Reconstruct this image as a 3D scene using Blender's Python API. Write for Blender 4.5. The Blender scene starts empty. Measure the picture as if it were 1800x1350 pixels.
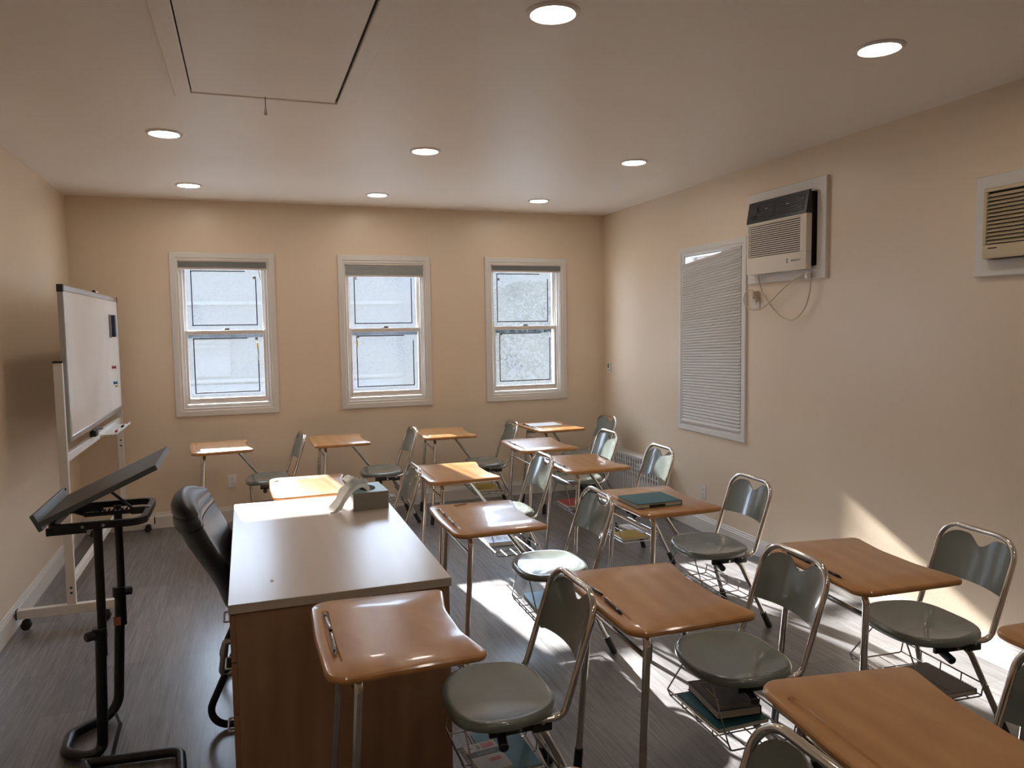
import bpy, bmesh, math, random
from mathutils import Vector, Matrix
random.seed(7)
PI = math.pi
C = bpy.context.scene.collection
SC = bpy.context.scene

# ------------------------------------------------------------------ camera
CAMZ = 1.66
cam = bpy.data.cameras.new('camera'); camo = bpy.data.objects.new('camera', cam); C.objects.link(camo)
cam.sensor_fit = 'HORIZONTAL'; cam.sensor_width = 36.0; cam.lens = 1330.0 / 1800.0 * 36.0
cam.clip_start = 0.02; cam.clip_end = 200
_r = Vector((0.9431352508, -0.3321096523, -0.0141094848))
_u = Vector((0.0387694390, 0.0677438458, 0.9969491973))
_w = Vector((0.3301406205, 0.9408049480, -0.0767673139))
m3 = Matrix((_r, _u, -_w)).transposed()
camo.matrix_world = Matrix.Translation((0, 0, CAMZ)) @ m3.to_4x4()
SC.camera = camo

# ------------------------------------------------------------------ view, sky, sun
SC.view_settings.view_transform = 'Standard'
SC.view_settings.look = 'None'
SC.view_settings.gamma = 1.0
SC.view_settings.use_curve_mapping = False
SC.view_settings.exposure = 0.47
LAMP = 41.0
wd = bpy.data.worlds.new('sky'); SC.world = wd; wd.use_nodes = True
bg = wd.node_tree.nodes['Background']
bg.inputs[0].default_value = (0.66, 0.80, 1.0, 1); bg.inputs[1].default_value = 18.0
sun = bpy.data.lights.new('sun', 'SUN'); sun.energy = 60.0; sun.angle = 0.014; sun.color = (1.0, 0.96, 0.91)
suno = bpy.data.objects.new('sun', sun); C.objects.link(suno)
sd = Vector((0.134, -1.0, -0.455))
suno.rotation_euler = sd.to_track_quat('-Z', 'Y').to_euler(); suno.location = (0, 20, 15)

# ------------------------------------------------------------------ room numbers
D = 6.926; H = 2.743; L0 = -1.312; R0 = 3.42; YB = -1.7
LA = math.tan(0.0117); RA = math.tan(-0.0136)
def LX(y): return L0 + LA * (D - y)
WROT = -0.0136
def RX(y): return R0 + RA * (D - y)

# ------------------------------------------------------------------ materials
def new_mat(name):
    m = bpy.data.materials.new(name); m.use_nodes = True
    nt = m.node_tree; b = nt.nodes['Principled BSDF']
    return m, nt, b
def mat(name, col, rough=0.5, metal=0.0, spec=0.5, coat=0.0, coat_r=0.1, noise=0.0, nscale=8.0, bump=0.0, bscale=60.0, stretch=(1, 1, 1)):
    m, nt, b = new_mat(name)
    c = (col[0], col[1], col[2], 1)
    b.inputs['Base Color'].default_value = c
    b.inputs['Roughness'].default_value = rough; b.inputs['Metallic'].default_value = metal
    b.inputs['Specular IOR Level'].default_value = spec
    b.inputs['Coat Weight'].default_value = coat; b.inputs['Coat Roughness'].default_value = coat_r
    tc = nt.nodes.new('ShaderNodeTexCoord'); mp = nt.nodes.new('ShaderNodeMapping')
    mp.inputs['Scale'].default_value = stretch
    nt.links.new(tc.outputs['Object'], mp.inputs['Vector'])
    if noise > 0:
        n = nt.nodes.new('ShaderNodeTexNoise'); n.inputs['Scale'].default_value = nscale; n.inputs['Detail'].default_value = 5
        nt.links.new(mp.outputs[0], n.inputs['Vector'])
        mx = nt.nodes.new('ShaderNodeMix'); mx.data_type = 'RGBA'
        mx.inputs[6].default_value = tuple(v * (1 - noise) for v in col) + (1,)
        mx.inputs[7].default_value = tuple(min(1, v * (1 + noise)) for v in col) + (1,)
        nt.links.new(n.outputs['Fac'], mx.inputs[0]); nt.links.new(mx.outputs[2], b.inputs['Base Color'])
    if bump > 0:
        n2 = nt.nodes.new('ShaderNodeTexNoise'); n2.inputs['Scale'].default_value = bscale; n2.inputs['Detail'].default_value = 3
        nt.links.new(mp.outputs[0], n2.inputs['Vector'])
        bp = nt.nodes.new('ShaderNodeBump'); bp.inputs['Strength'].default_value = bump; bp.inputs['Distance'].default_value = 0.01
        nt.links.new(n2.outputs['Fac'], bp.inputs['Height']); nt.links.new(bp.outputs[0], b.inputs['Normal'])
    return m
def emit_mat(name, col, s):
    m, nt, b = new_mat(name)
    b.inputs['Base Color'].default_value = (0.9, 0.9, 0.88, 1)
    b.inputs['Emission Color'].default_value = col + (1,); b.inputs['Emission Strength'].default_value = s
    return m
def wood_mat(name, light, dark, rough, coat, scale=(14, 2.2, 14), dist=1.2, per_object=True, amount=1.0):
    m, nt, b = new_mat(name); N = nt.nodes.new; K = nt.links.new
    tc = N('ShaderNodeTexCoord'); mp = N('ShaderNodeMapping'); mp.inputs['Scale'].default_value = scale
    K(tc.outputs['Object'], mp.inputs['Vector'])
    if per_object:
        oi = N('ShaderNodeObjectInfo'); ml = N('ShaderNodeMath'); ml.operation = 'MULTIPLY'; ml.inputs[1].default_value = 37.0
        cx = N('ShaderNodeCombineXYZ'); K(oi.outputs['Random'], ml.inputs[0])
        for i in range(3): K(ml.outputs[0], cx.inputs[i])
        K(cx.outputs[0], mp.inputs['Location'])
    n = N('ShaderNodeTexNoise'); n.inputs['Scale'].default_value = 1.0; n.inputs['Detail'].default_value = 6; n.inputs['Distortion'].default_value = dist
    K(mp.outputs[0], n.inputs['Vector'])
    wv = N('ShaderNodeTexWave'); wv.inputs['Scale'].default_value = 0.45; wv.inputs['Distortion'].default_value = 9.0; wv.inputs['Detail'].default_value = 3; wv.inputs['Detail Scale'].default_value = 0.7
    K(mp.outputs[0], wv.inputs['Vector'])
    ad = N('ShaderNodeMath'); ad.operation = 'MULTIPLY_ADD'; ad.inputs[1].default_value = 0.3
    K(wv.outputs['Fac'], ad.inputs[0]); K(n.outputs['Fac'], ad.inputs[2])
    rp = N('ShaderNodeValToRGB'); rp.color_ramp.elements[0].position = 0.35; rp.color_ramp.elements[1].position = 0.95
    rp.color_ramp.elements[0].color = tuple(light) + (1,)
    rp.color_ramp.elements[1].color = tuple(l + (d - l) * amount for l, d in zip(light, dark)) + (1,)
    K(ad.outputs[0], rp.inputs[0]); K(rp.outputs[0], b.inputs['Base Color'])
    b.inputs['Roughness'].default_value = rough; b.inputs['Coat Weight'].default_value = coat; b.inputs['Coat Roughness'].default_value = 0.08
    return m
def floor_mat():
    m, nt, b = new_mat('floor_planks'); N = nt.nodes.new; K = nt.links.new
    tc = N('ShaderNodeTexCoord'); mp = N('ShaderNodeMapping'); mp.inputs['Rotation'].default_value = (0, 0, PI / 2)
    K(tc.outputs['Object'], mp.inputs['Vector'])
    br = N('ShaderNodeTexBrick'); br.offset = 0.37; br.offset_frequency = 2
    br.inputs['Color1'].default_value = (0.120, 0.116, 0.122, 1); br.inputs['Color2'].default_value = (0.190, 0.182, 0.186, 1)
    br.inputs['Mortar'].default_value = (0.06, 0.055, 0.055, 1)
    br.inputs['Scale'].default_value = 1.0; br.inputs['Mortar Size'].default_value = 0.0012; br.inputs['Mortar Smooth'].default_value = 0.3
    br.inputs['Brick Width'].default_value = 1.22; br.inputs['Row Height'].default_value = 0.18
    K(mp.outputs[0], br.inputs['Vector'])
    mp2 = N('ShaderNodeMapping'); mp2.inputs['Scale'].default_value = (46, 2.4, 1); K(tc.outputs['Object'], mp2.inputs['Vector'])
    n = N('ShaderNodeTexNoise'); n.inputs['Scale'].default_value = 1.0; n.inputs['Detail'].default_value = 8; n.inputs['Roughness'].default_value = 0.65; n.inputs['Distortion'].default_value = 1.4
    K(mp2.outputs[0], n.inputs['Vector'])
    rp = N('ShaderNodeValToRGB'); rp.color_ramp.elements[0].position = 0.34; rp.color_ramp.elements[1].position = 0.68
    rp.color_ramp.elements[0].color = (0.50, 0.49, 0.48, 1); rp.color_ramp.elements[1].color = (1.25, 1.22, 1.2, 1)
    K(n.outputs['Fac'], rp.inputs[0])
    mx = N('ShaderNodeMix'); mx.data_type = 'RGBA'; mx.blend_type = 'MULTIPLY'; mx.inputs[0].default_value = 1.0
    K(br.outputs['Color'], mx.inputs[6]); K(rp.outputs[0], mx.inputs[7]); K(mx.outputs[2], b.inputs['Base Color'])
    b.inputs['Roughness'].default_value = 0.62; b.inputs['Specular IOR Level'].default_value = 0.9; b.inputs['Coat Weight'].default_value = 0.75; b.inputs['Coat Roughness'].default_value = 0.26
    bp = N('ShaderNodeBump'); bp.inputs['Strength'].default_value = 0.22; bp.inputs['Distance'].default_value = 0.004
    K(n.outputs['Fac'], bp.inputs['Height']); K(bp.outputs[0], b.inputs['Normal'])
    return m
def glass_mat():
    m = bpy.data.materials.new('dusty_glass'); m.use_nodes = True; nt = m.node_tree; nt.nodes.clear(); N = nt.nodes.new; K = nt.links.new
    out = N('ShaderNodeOutputMaterial'); tr = N('ShaderNodeBsdfTransparent'); tl = N('ShaderNodeBsdfTranslucent')
    tr.inputs[0].default_value = (0.935, 0.945, 0.955, 1); tl.inputs[0].default_value = (0.036, 0.0385, 0.0400, 1)
    tc = N('ShaderNodeTexCoord'); n = N('ShaderNodeTexNoise'); n.inputs['Scale'].default_value = 42; n.inputs['Detail'].default_value = 6; n.inputs['Roughness'].default_value = 0.7; n.inputs['Distortion'].default_value = 1.5
    K(tc.outputs['Object'], n.inputs['Vector'])
    n2 = N('ShaderNodeTexNoise'); n2.inputs['Scale'].default_value = 3.0; n2.inputs['Detail'].default_value = 4; K(tc.outputs['Object'], n2.inputs['Vector'])
    ad = N('ShaderNodeMath'); ad.operation = 'MULTIPLY_ADD'; ad.inputs[1].default_value = 0.5
    K(n2.outputs['Fac'], ad.inputs[0]); K(n.outputs['Fac'], ad.inputs[2])
    mr = N('ShaderNodeMapRange'); mr.inputs[1].default_value = 0.56; mr.inputs[2].default_value = 0.98; mr.inputs[3].default_value = 0.10; mr.inputs[4].default_value = 0.66
    K(ad.outputs[0], mr.inputs[0])
    mx = N('ShaderNodeMixShader'); K(mr.outputs[0], mx.inputs[0]); K(tr.outputs[0], mx.inputs[1]); K(tl.outputs[0], mx.inputs[2]); K(mx.outputs[0], out.inputs[0])
    return m
def fabric_translucent(name, col, f=0.4):
    m = bpy.data.materials.new(name); m.use_nodes = True; nt = m.node_tree; nt.nodes.clear(); N = nt.nodes.new; K = nt.links.new
    out = N('ShaderNodeOutputMaterial'); df = N('ShaderNodeBsdfDiffuse'); tl = N('ShaderNodeBsdfTranslucent'); mx = N('ShaderNodeMixShader')
    df.inputs[0].default_value = tuple(col) + (1,); tl.inputs[0].default_value = tuple(col) + (1,); mx.inputs[0].default_value = f
    K(df.outputs[0], mx.inputs[1]); K(tl.outputs[0], mx.inputs[2]); K(mx.outputs[0], out.inputs[0])
    return m
def whiteboard_mat():
    m, nt, b = new_mat('whiteboard_surface'); N = nt.nodes.new; K = nt.links.new
    tc = N('ShaderNodeTexCoord'); mp = N('ShaderNodeMapping'); mp.inputs['Scale'].default_value = (1, 1.0, 0.7); K(tc.outputs['Object'], mp.inputs['Vector'])
    n = N('ShaderNodeTexNoise'); n.inputs['Scale'].default_value = 1.6; n.inputs['Detail'].default_value = 5; n.inputs['Distortion'].default_value = 0.6; K(mp.outputs[0], n.inputs['Vector'])
    rp = N('ShaderNodeValToRGB'); rp.color_ramp.elements[0].position = 0.36; rp.color_ramp.elements[1].position = 0.6
    rp.color_ramp.elements[0].color = (0.69, 0.655, 0.62, 1); rp.color_ramp.elements[1].color = (0.76, 0.735, 0.70, 1)
    K(n.outputs['Fac'], rp.inputs[0]); K(rp.outputs[0], b.inputs['Base Color']); b.inputs['Roughness'].default_value = 0.22
    return m

M = {}
M['wall'] = mat('beige_wall_paint', (0.79, 0.655, 0.505), 0.34, noise=0.03, nscale=2.5, bump=0.05, bscale=90)
M['ceil'] = mat('ceiling_paint', (0.88, 0.82, 0.74), 0.45, noise=0.02, nscale=3, bump=0.05, bscale=70)
M['floor'] = floor_mat()
M['trim'] = mat('white_trim_paint', (0.74, 0.71, 0.67), 0.35, noise=0.02)
M['sash'] = mat('offwhite_sash_paint', (0.70, 0.64, 0.60), 0.4, noise=0.03)
M['glass'] = glass_mat()
M['tape'] = mat('dark_foil_tape', (0.03, 0.025, 0.05), 0.4)
M['lock'] = mat('bronze_lock', (0.10, 0.09, 0.08), 0.35, 0.6)
M['sensor'] = mat('grey_sensor_plastic', (0.28, 0.27, 0.25), 0.5)
M['tag'] = mat('yellow_tag_plastic', (0.85, 0.62, 0.15), 0.5)
M['shade'] = mat('grey_shade_cloth', (0.48, 0.50, 0.50), 0.85, noise=0.08, nscale=40)
M['shade_rail'] = mat('shade_rail', (0.62, 0.55, 0.52), 0.45, noise=0.02)
M['pleat'] = fabric_translucent('grey_pleated_cloth', (0.76, 0.74, 0.71), 0.035)
M['wood'] = wood_mat('maple_desktop_laminate', (0.58, 0.295, 0.105), (0.48, 0.215, 0.068), 0.28, 0.4, scale=(7, 2.6, 7), dist=2.2)
M['tdesk'] = wood_mat('pale_maple_melamine', (0.60, 0.51, 0.44), (0.56, 0.465, 0.39), 0.30, 0.7, scale=(9, 1.2, 9), amount=0.7)
M['tdesk'].node_tree.nodes['Principled BSDF'].inputs['Coat Roughness'].default_value = 0.24
M['tdesk_side'] = wood_mat('maple_melamine_side', (0.42, 0.245, 0.145), (0.35, 0.19, 0.105), 0.42, 0.05, scale=(9, 9, 1.2), amount=0.8)
M['seat'] = mat('grey_green_plastic', (0.155, 0.182, 0.163), 0.24, coat=0.9, coat_r=0.05, noise=0.03, nscale=30)
M['chrome'] = mat('chrome_tube', (0.72, 0.69, 0.65), 0.12, 1.0, noise=0.04, nscale=20)
M['wire'] = mat('basket_wire', (0.45, 0.44, 0.43), 0.25, 1.0, noise=0.04, nscale=20)
M['rubber'] = mat('black_rubber', (0.012, 0.012, 0.013), 0.6, noise=0.1)
M['steel'] = mat('dark_steel_plate', (0.05, 0.05, 0.052), 0.35, 0.6, noise=0.1)
M['black'] = mat('black_powder_coat', (0.009, 0.009, 0.011), 0.38, noise=0.1)
M['leather'] = mat('black_leather', (0.032, 0.034, 0.040), 0.36, noise=0.1, nscale=40, bump=0.12, bscale=220)
M['alu'] = mat('grey_aluminium', (0.50, 0.50, 0.50), 0.3, 0.9, noise=0.03)
M['wbwhite'] = mat('white_powder_coat', (0.74, 0.72, 0.68), 0.4, noise=0.02)
M['wb'] = whiteboard_mat()
M['plastic_white'] = mat('white_plastic', (0.78, 0.75, 0.70), 0.35, noise=0.02)
M['ac_black'] = mat('ac_black_plastic', (0.012, 0.012, 0.013), 0.3, noise=0.1)
M['ac_white'] = mat('ac_offwhite_plastic', (0.74, 0.67, 0.58), 0.4, noise=0.02)
M['ac_beige'] = mat('ac_aged_beige_plastic', (0.56, 0.46, 0.30), 0.42, noise=0.03)
M['cord'] = mat('ivory_cord_rubber', (0.62, 0.55, 0.43), 0.5, noise=0.05)
M['dark'] = mat('dark_recess', (0.01, 0.01, 0.01), 0.8, noise=0.1)
M['board_ps'] = mat('slate_laminate', (0.060, 0.055, 0.056), 0.45, noise=0.12, nscale=50)
M['edge_ps'] = mat('grey_edge_band', (0.10, 0.11, 0.115), 0.4, noise=0.05)
M['rad'] = mat('radiator_enamel', (0.66, 0.66, 0.64), 0.4, noise=0.03)
M['paper'] = mat('white_paper', (0.80, 0.80, 0.80), 0.7, noise=0.02)
M['paper_edge'] = mat('page_edges', (0.62, 0.58, 0.50), 0.8, noise=0.12, nscale=120, stretch=(0.1, 0.1, 8))
M['teal'] = mat('teal_cover', (0.010, 0.135, 0.175), 0.5, noise=0.08)
M['navy'] = mat('navy_cover', (0.008, 0.010, 0.020), 0.45, spec=0.25, noise=0.15)
M['blue_slate'] = mat('slate_blue_cover', (0.06, 0.085, 0.14), 0.35, noise=0.1)
M['sky_cover'] = mat('light_blue_cover', (0.16, 0.42, 0.70), 0.35, noise=0.06)
M['yellow'] = mat('yellow_cover', (0.66, 0.43, 0.05), 0.5, noise=0.05)
M['red'] = mat('red_cover', (0.42, 0.02, 0.03), 0.4, noise=0.08)
M['maroon'] = mat('maroon_cover', (0.13, 0.02, 0.025), 0.45, noise=0.08)
M['grey_cover'] = mat('grey_cover', (0.20, 0.17, 0.165), 0.55, noise=0.05)
M['gold'] = mat('dull_gold_print', (0.36, 0.27, 0.10), 0.4, 0.5, noise=0.05)
M['rose'] = mat('rose_print', (0.60, 0.10, 0.10), 0.5, noise=0.05)
M['ink'] = mat('black_print', (0.015, 0.014, 0.014), 0.5, noise=0.05)
M['brown_band'] = mat('dark_brown_print', (0.05, 0.035, 0.028), 0.5, noise=0.05)
M['pen_white'] = mat('white_pen_plastic', (0.78, 0.76, 0.72), 0.25, noise=0.02)
M['pen_clear'] = mat('grey_pen_plastic', (0.42, 0.40, 0.38), 0.2, noise=0.03)
M['pen_black'] = mat('black_pen_plastic', (0.012, 0.012, 0.013), 0.25, noise=0.1)
M['straw'] = mat('tan_wood_stick', (0.55, 0.36, 0.17), 0.6, noise=0.1)
M['tissue'] = fabric_translucent('white_tissue', (0.93, 0.92, 0.90), 0.3)
M['tissue_box'] = mat('grey_green_card', (0.30, 0.28, 0.235), 0.5, noise=0.05)
M['tissue_top'] = mat('pale_blue_card', (0.45, 0.66, 0.74), 0.45, noise=0.3, nscale=9)
M['sticker'] = mat('orange_sticker', (0.45, 0.16, 0.09), 0.6, noise=0.3, nscale=60)
M['eraser'] = mat('navy_foam', (0.02, 0.025, 0.055), 0.7, noise=0.1)
M['mag_red'] = mat('red_magnet_plastic', (0.33, 0.05, 0.07), 0.35)
M['mag_blue'] = mat('blue_magnet_plastic', (0.03, 0.16, 0.34), 0.35)
M['mag_yellow'] = mat('yellow_magnet_plastic', (0.45, 0.42, 0.04), 0.35)
M['lamp'] = emit_mat('downlight_diffuser', (1.0, 0.90, 0.78), LAMP)
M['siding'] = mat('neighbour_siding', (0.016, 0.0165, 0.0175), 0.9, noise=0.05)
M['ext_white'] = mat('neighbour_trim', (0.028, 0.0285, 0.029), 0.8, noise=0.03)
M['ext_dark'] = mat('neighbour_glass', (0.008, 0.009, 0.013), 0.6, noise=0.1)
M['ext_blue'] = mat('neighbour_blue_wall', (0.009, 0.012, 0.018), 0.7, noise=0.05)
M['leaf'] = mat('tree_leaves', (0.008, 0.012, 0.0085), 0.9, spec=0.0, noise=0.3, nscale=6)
M['ground'] = mat('outdoor_ground', (0.36, 0.36, 0.35), 0.9, noise=0.1, nscale=1)

# ------------------------------------------------------------------ mesh helpers
def nb(): return bmesh.new()
def obj(name, bm, m, parent=None, smooth=True, ang=35, kind=None, label=None):
    me = bpy.data.meshes.new(name); bmesh.ops.recalc_face_normals(bm, faces=bm.faces[:]); bm.to_mesh(me); bm.free()
    for mm in (m if isinstance(m, (list, tuple)) else [m]): me.materials.append(M[mm] if isinstance(mm, str) else mm)
    if smooth:
        for p in me.polygons: p.use_smooth = True
        me.set_sharp_from_angle(angle=math.radians(ang))
    o = bpy.data.objects.new(name, me); C.objects.link(o)
    if parent: o.parent = parent
    if kind: o['kind'] = kind
    if label: o['label'] = label
    return o
def thing(name, label, cat, loc=(0, 0, 0), rotz=0.0, group=None):
    o = bpy.data.objects.new(name, None); C.objects.link(o); o.location = loc; o.rotation_euler = (0, 0, rotz)
    o.empty_display_size = 0.1
    o['label'] = label; o['category'] = cat
    if group: o['group'] = group
    return o
def tag(o, label, cat, group=None):
    o['label'] = label; o['category'] = cat
    if group: o['group'] = group
    return o
def structE(name):
    o = bpy.data.objects.new(name, None); C.objects.link(o); o['kind'] = 'structure'; return o
def bx(bm, x0, x1, y0, y1, z0, z1, bev=0.0, seg=2, mi=0, mtx=None):
    t = bmesh.new()
    bmesh.ops.create_cube(t, size=1.0)
    for v in t.verts:
        v.co = Vector(((x0 + x1) / 2 + v.co.x * (x1 - x0), (y0 + y1) / 2 + v.co.y * (y1 - y0), (z0 + z1) / 2 + v.co.z * (z1 - z0)))
    if bev > 0: bmesh.ops.bevel(t, geom=t.edges[:], offset=bev, segments=seg, profile=0.5, affect='EDGES')
    merge(bm, t, mi, mtx)
def merge(bm, t, mi=0, mtx=None):
    vm = {}
    for v in t.verts: vm[v] = bm.verts.new(mtx @ v.co if mtx else v.co)
    for f in t.faces:
        try:
            nf = bm.faces.new([vm[v] for v in f.verts]); nf.material_index = mi if mi else f.material_index
        except ValueError: pass
    t.free()
def fillet(pts, rad, n=6, closed=False):
    pts = [Vector(p) for p in pts]; N = len(pts); out = []
    rs = rad if isinstance(rad, (list, tuple)) else [rad] * N
    for i, p in enumerate(pts):
        if not closed and (i == 0 or i == N - 1): out.append(p); continue
        a = pts[i - 1] - p; b = pts[(i + 1) % N] - p
        la, lb = a.length, b.length; a = a / la; b = b / lb
        ang = a.angle(b)
        if ang > PI - 0.02 or rs[i] <= 0: out.append(p); continue
        t = min(rs[i] / math.tan(ang / 2), la * 0.49, lb * 0.49); rr = t * math.tan(ang / 2)
        bis = (a + b).normalized(); c = p + bis * (rr / math.sin(ang / 2))
        s = p + a * t - c; e = p + b * t - c; th = s.angle(e)
        for k in range(n + 1):
            f = k / n
            out.append(c + (s * math.sin((1 - f) * th) + e * math.sin(f * th)) / math.sin(th))
    return out
def tube(bm, pts, r, seg=10, closed=False, mi=0, cap=True):
    pts = [Vector(p) for p in pts]; n = len(pts)
    tans = []
    for i in range(n):
        if closed: t = pts[(i + 1) % n] - pts[i - 1]
        else: t = pts[min(i + 1, n - 1)] - pts[max(i - 1, 0)]
        tans.append(t.normalized())
    up = Vector((0, 0, 1)) if abs(tans[0].z) < 0.9 else Vector((1, 0, 0))
    nrm = (up - tans[0] * up.dot(tans[0])).normalized(); rings = []
    for i in range(n):
        nrm = (nrm - tans[i] * nrm.dot(tans[i])).normalized(); bn = tans[i].cross(nrm)
        rr = r[i] if isinstance(r, (list, tuple)) else r
        rings.append([bm.verts.new(pts[i] + nrm * math.cos(2 * PI * k / seg) * rr + bn * math.sin(2 * PI * k / seg) * rr) for k in range(seg)])
    for i in range(n if closed else n - 1):
        a, b = rings[i], rings[(i + 1) % n]
        for k in range(seg):
            f = bm.faces.new([a[k], a[(k + 1) % seg], b[(k + 1) % seg], b[k]]); f.material_index = mi
    if cap and not closed:
        bm.faces.new(rings[0][::-1]).material_index = mi; bm.faces.new(rings[-1]).material_index = mi
def cyl(bm, p0, p1, r, seg=20, mi=0, bev=0.0):
    p0, p1 = Vector(p0), Vector(p1)
    if bev > 0:
        d = (p1 - p0).normalized()
        tube(bm, [p0, p0 + d * bev * 0.01, p0 + d * bev, p1 - d * bev, p1 - d * bev * 0.01, p1], [r - bev, r - bev, r, r, r - bev, r - bev], seg, mi=mi)
    else: tube(bm, [p0, p1], r, seg, mi=mi)
def loft(bm, rings, mi=0, cap0=True, cap1=True):
    vs = [[bm.verts.new(p) for p in r] for r in rings]; n = len(vs[0])
    for a, b in zip(vs[:-1], vs[1:]):
        for k in range(n):
            f = bm.faces.new([a[k], a[(k + 1) % n], b[(k + 1) % n], b[k]]); f.material_index = mi
    if cap0: bm.faces.new(vs[0][::-1]).material_index = mi
    if cap1: bm.faces.new(vs[-1]).material_index = mi
    return vs
def offset2(out, d):
    n = len(out); res = []
    for i in range(n):
        a = out[i - 1]; b = out[(i + 1) % n]; t = (b - a); t = Vector((t.x, t.y)).normalized()
        res.append(Vector((out[i].x + t.y * d, out[i].y - t.x * d)))
    return res
def prism(bm, out, z0, z1, bev=0.0, mi=0):
    out = [Vector((p[0], p[1])) for p in out]
    if bev > 0:
        prof = [(-bev, z0), (-bev * 0.3, z0 + bev * 0.3), (0, z0 + bev), (0, z1 - bev), (-bev * 0.3, z1 - bev * 0.3), (-bev, z1)]
    else: prof = [(0, z0), (0, z1)]
    loft(bm, [[Vector((p.x, p.y, z)) for p in offset2(out, d)] for d, z in prof], mi)
def rrect(x0, x1, y0, y1, r, n=5):
    return [Vector((p.x, p.y)) for p in fillet([(x0, y0, 0), (x1, y0, 0), (x1, y1, 0), (x0, y1, 0)], r, n, True)]
def text_bm(s, size, depth=0.0006, spacing=1.0):
    cu = bpy.data.curves.new('txt', 'FONT'); cu.body = s; cu.size = size; cu.extrude = depth; cu.align_x = 'CENTER'; cu.align_y = 'CENTER'; cu.space_character = spacing
    o = bpy.data.objects.new('txt', cu); C.objects.link(o)
    dg = bpy.context.evaluated_depsgraph_get(); dg.update()
    me = bpy.data.meshes.new_from_object(o.evaluated_get(dg)); bm = bmesh.new(); bm.from_mesh(me)
    bpy.data.objects.remove(o); bpy.data.meshes.remove(me); bpy.data.curves.remove(cu)
    return bm
def dup(root, loc, rotz, label=None, group=None):
    r = root.copy(); C.objects.link(r); r.location = loc; r.rotation_euler = (0, 0, rotz)
    if label: r['label'] = label
    if group: r['group'] = group
    for ch in list(root.children):
        c = ch.copy(); C.objects.link(c); c.parent = r
        for g in list(ch.children):
            d = g.copy(); C.objects.link(d); d.parent = c
    return r

# ================================================================== SETTING
def wall_grid(us, zs, holes, fn, th):
    """boxes between grid lines, leaving holes; fn maps (u, depth, z) to world"""
    bm = nb()
    for i in range(len(us) - 1):
        for j in range(len(zs) - 1):
            uc = (us[i] + us[i + 1]) / 2; zc = (zs[j] + zs[j + 1]) / 2
            if any(h[0] < uc < h[1] and h[2] < zc < h[3] for h in holes): continue
            t = bmesh.new(); bmesh.ops.create_cube(t, size=1.0)
            for v in t.verts:
                v.co = fn(us[i] if v.co.x < 0 else us[i + 1], 0 if v.co.y < 0 else th, zs[j] if v.co.z < 0 else zs[j + 1])
            merge(bm, t)
    bmesh.ops.remove_doubles(bm, verts=bm.verts[:], dist=1e-5)
    # drop faces shared by two neighbouring boxes
    seen = {}
    for f in bm.faces: seen.setdefault(tuple(sorted(v.index for v in f.verts)), []).append(f)
    bm.verts.index_update()
    seen = {}
    for f in bm.faces: seen.setdefault(tuple(sorted(v.index for v in f.verts)), []).append(f)
    kill = [f for fs in seen.values() if len(fs) > 1 for f in fs]
    bmesh.ops.delete(bm, geom=kill, context='FACES')
    return bm
bm = nb(); bx(bm, LX(YB) - 0.4, RX(D) + 0.4, YB - 0.2, D + 0.25, -0.15, 0.0)
obj('floor', bm, 'floor', smooth=False, kind='structure')
bm = nb(); bx(bm, LX(YB) - 0.4, RX(D) + 0.4, YB - 0.2, D + 0.25, H, H + 0.15)
obj('ceiling', bm, 'ceil', smooth=False, kind='structure')
# windows of the back wall: (outer x0, x1), openings
WINS = [(-0.574, 0.262), (0.797, 1.637), (2.168, 3.010)]
WZ0, WZ1 = 0.930, 2.311; TW = 0.072
ops = [(a + TW - 0.012, b - TW + 0.012, WZ0 + 0.064, WZ1 - 0.058) for a, b in WINS]
us = sorted([LX(D) - 0.3, RX(D) + 0.3] + [v for o in ops for v in o[:2]])
obj('wall_back', wall_grid(us, [0, ops[0][2], ops[0][3], H], ops, lambda u, d, z: Vector((u, D + d, z)), 0.20), 'wall', smooth=False, kind='structure')
# right wall: window opening
W4 = (4.554, 5.462, 0.790, 2.267)
op4 = (W4[0] + 0.055, W4[1] - 0.055, W4[2] + 0.06, W4[3] - 0.055)
obj('wall_right', wall_grid([YB - 0.2, op4[0], op4[1], D + 0.2], [0, op4[2], op4[3], H], [op4], lambda u, d, z: Vector((RX(u) + d, u, z)), 0.20), 'wall', smooth=False, kind='structure')
obj('wall_left', wall_grid([YB - 0.2, D + 0.2], [0, H], [], lambda u, d, z: Vector((LX(u) - d, u, z)), 0.20), 'wall', smooth=False, kind='structure')
bm = nb(); bx(bm, LX(YB) - 0.3, RX(YB) + 0.3, YB - 0.2, YB, 0, H)
obj('wall_rear', bm, 'wall', smooth=False, kind='structure')
# baseboards with a stepped top
BPROF = [(0, 0), (0.015, 0), (0.015, 0.098), (0.011, 0.104), (0.011, 0.112), (0.007, 0.118), (0.006, 0.128), (0, 0.131)]
def baseboard(name, a, b, inward):
    bm = nb(); a = Vector(a); b = Vector(b); n = Vector(inward)
    loft(bm, [[p + n * d + Vector((0, 0, z)) for d, z in BPROF] for p in (a, b)])
    return obj(name, bm, 'trim', kind='structure', ang=20)
baseboard('baseboard_left', (LX(YB), YB, 0), (LX(D), D, 0), (1, 0, 0))
baseboard('baseboard_back', (LX(D), D, 0), (RX(D), D, 0), (0, -1, 0))
baseboard('baseboard_right', (RX(YB), YB, 0), (RX(D), D, 0), (-1, 0, 0))
baseboard('baseboard_rear', (LX(YB), YB, 0), (RX(YB), YB, 0), (0, 1, 0))

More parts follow.
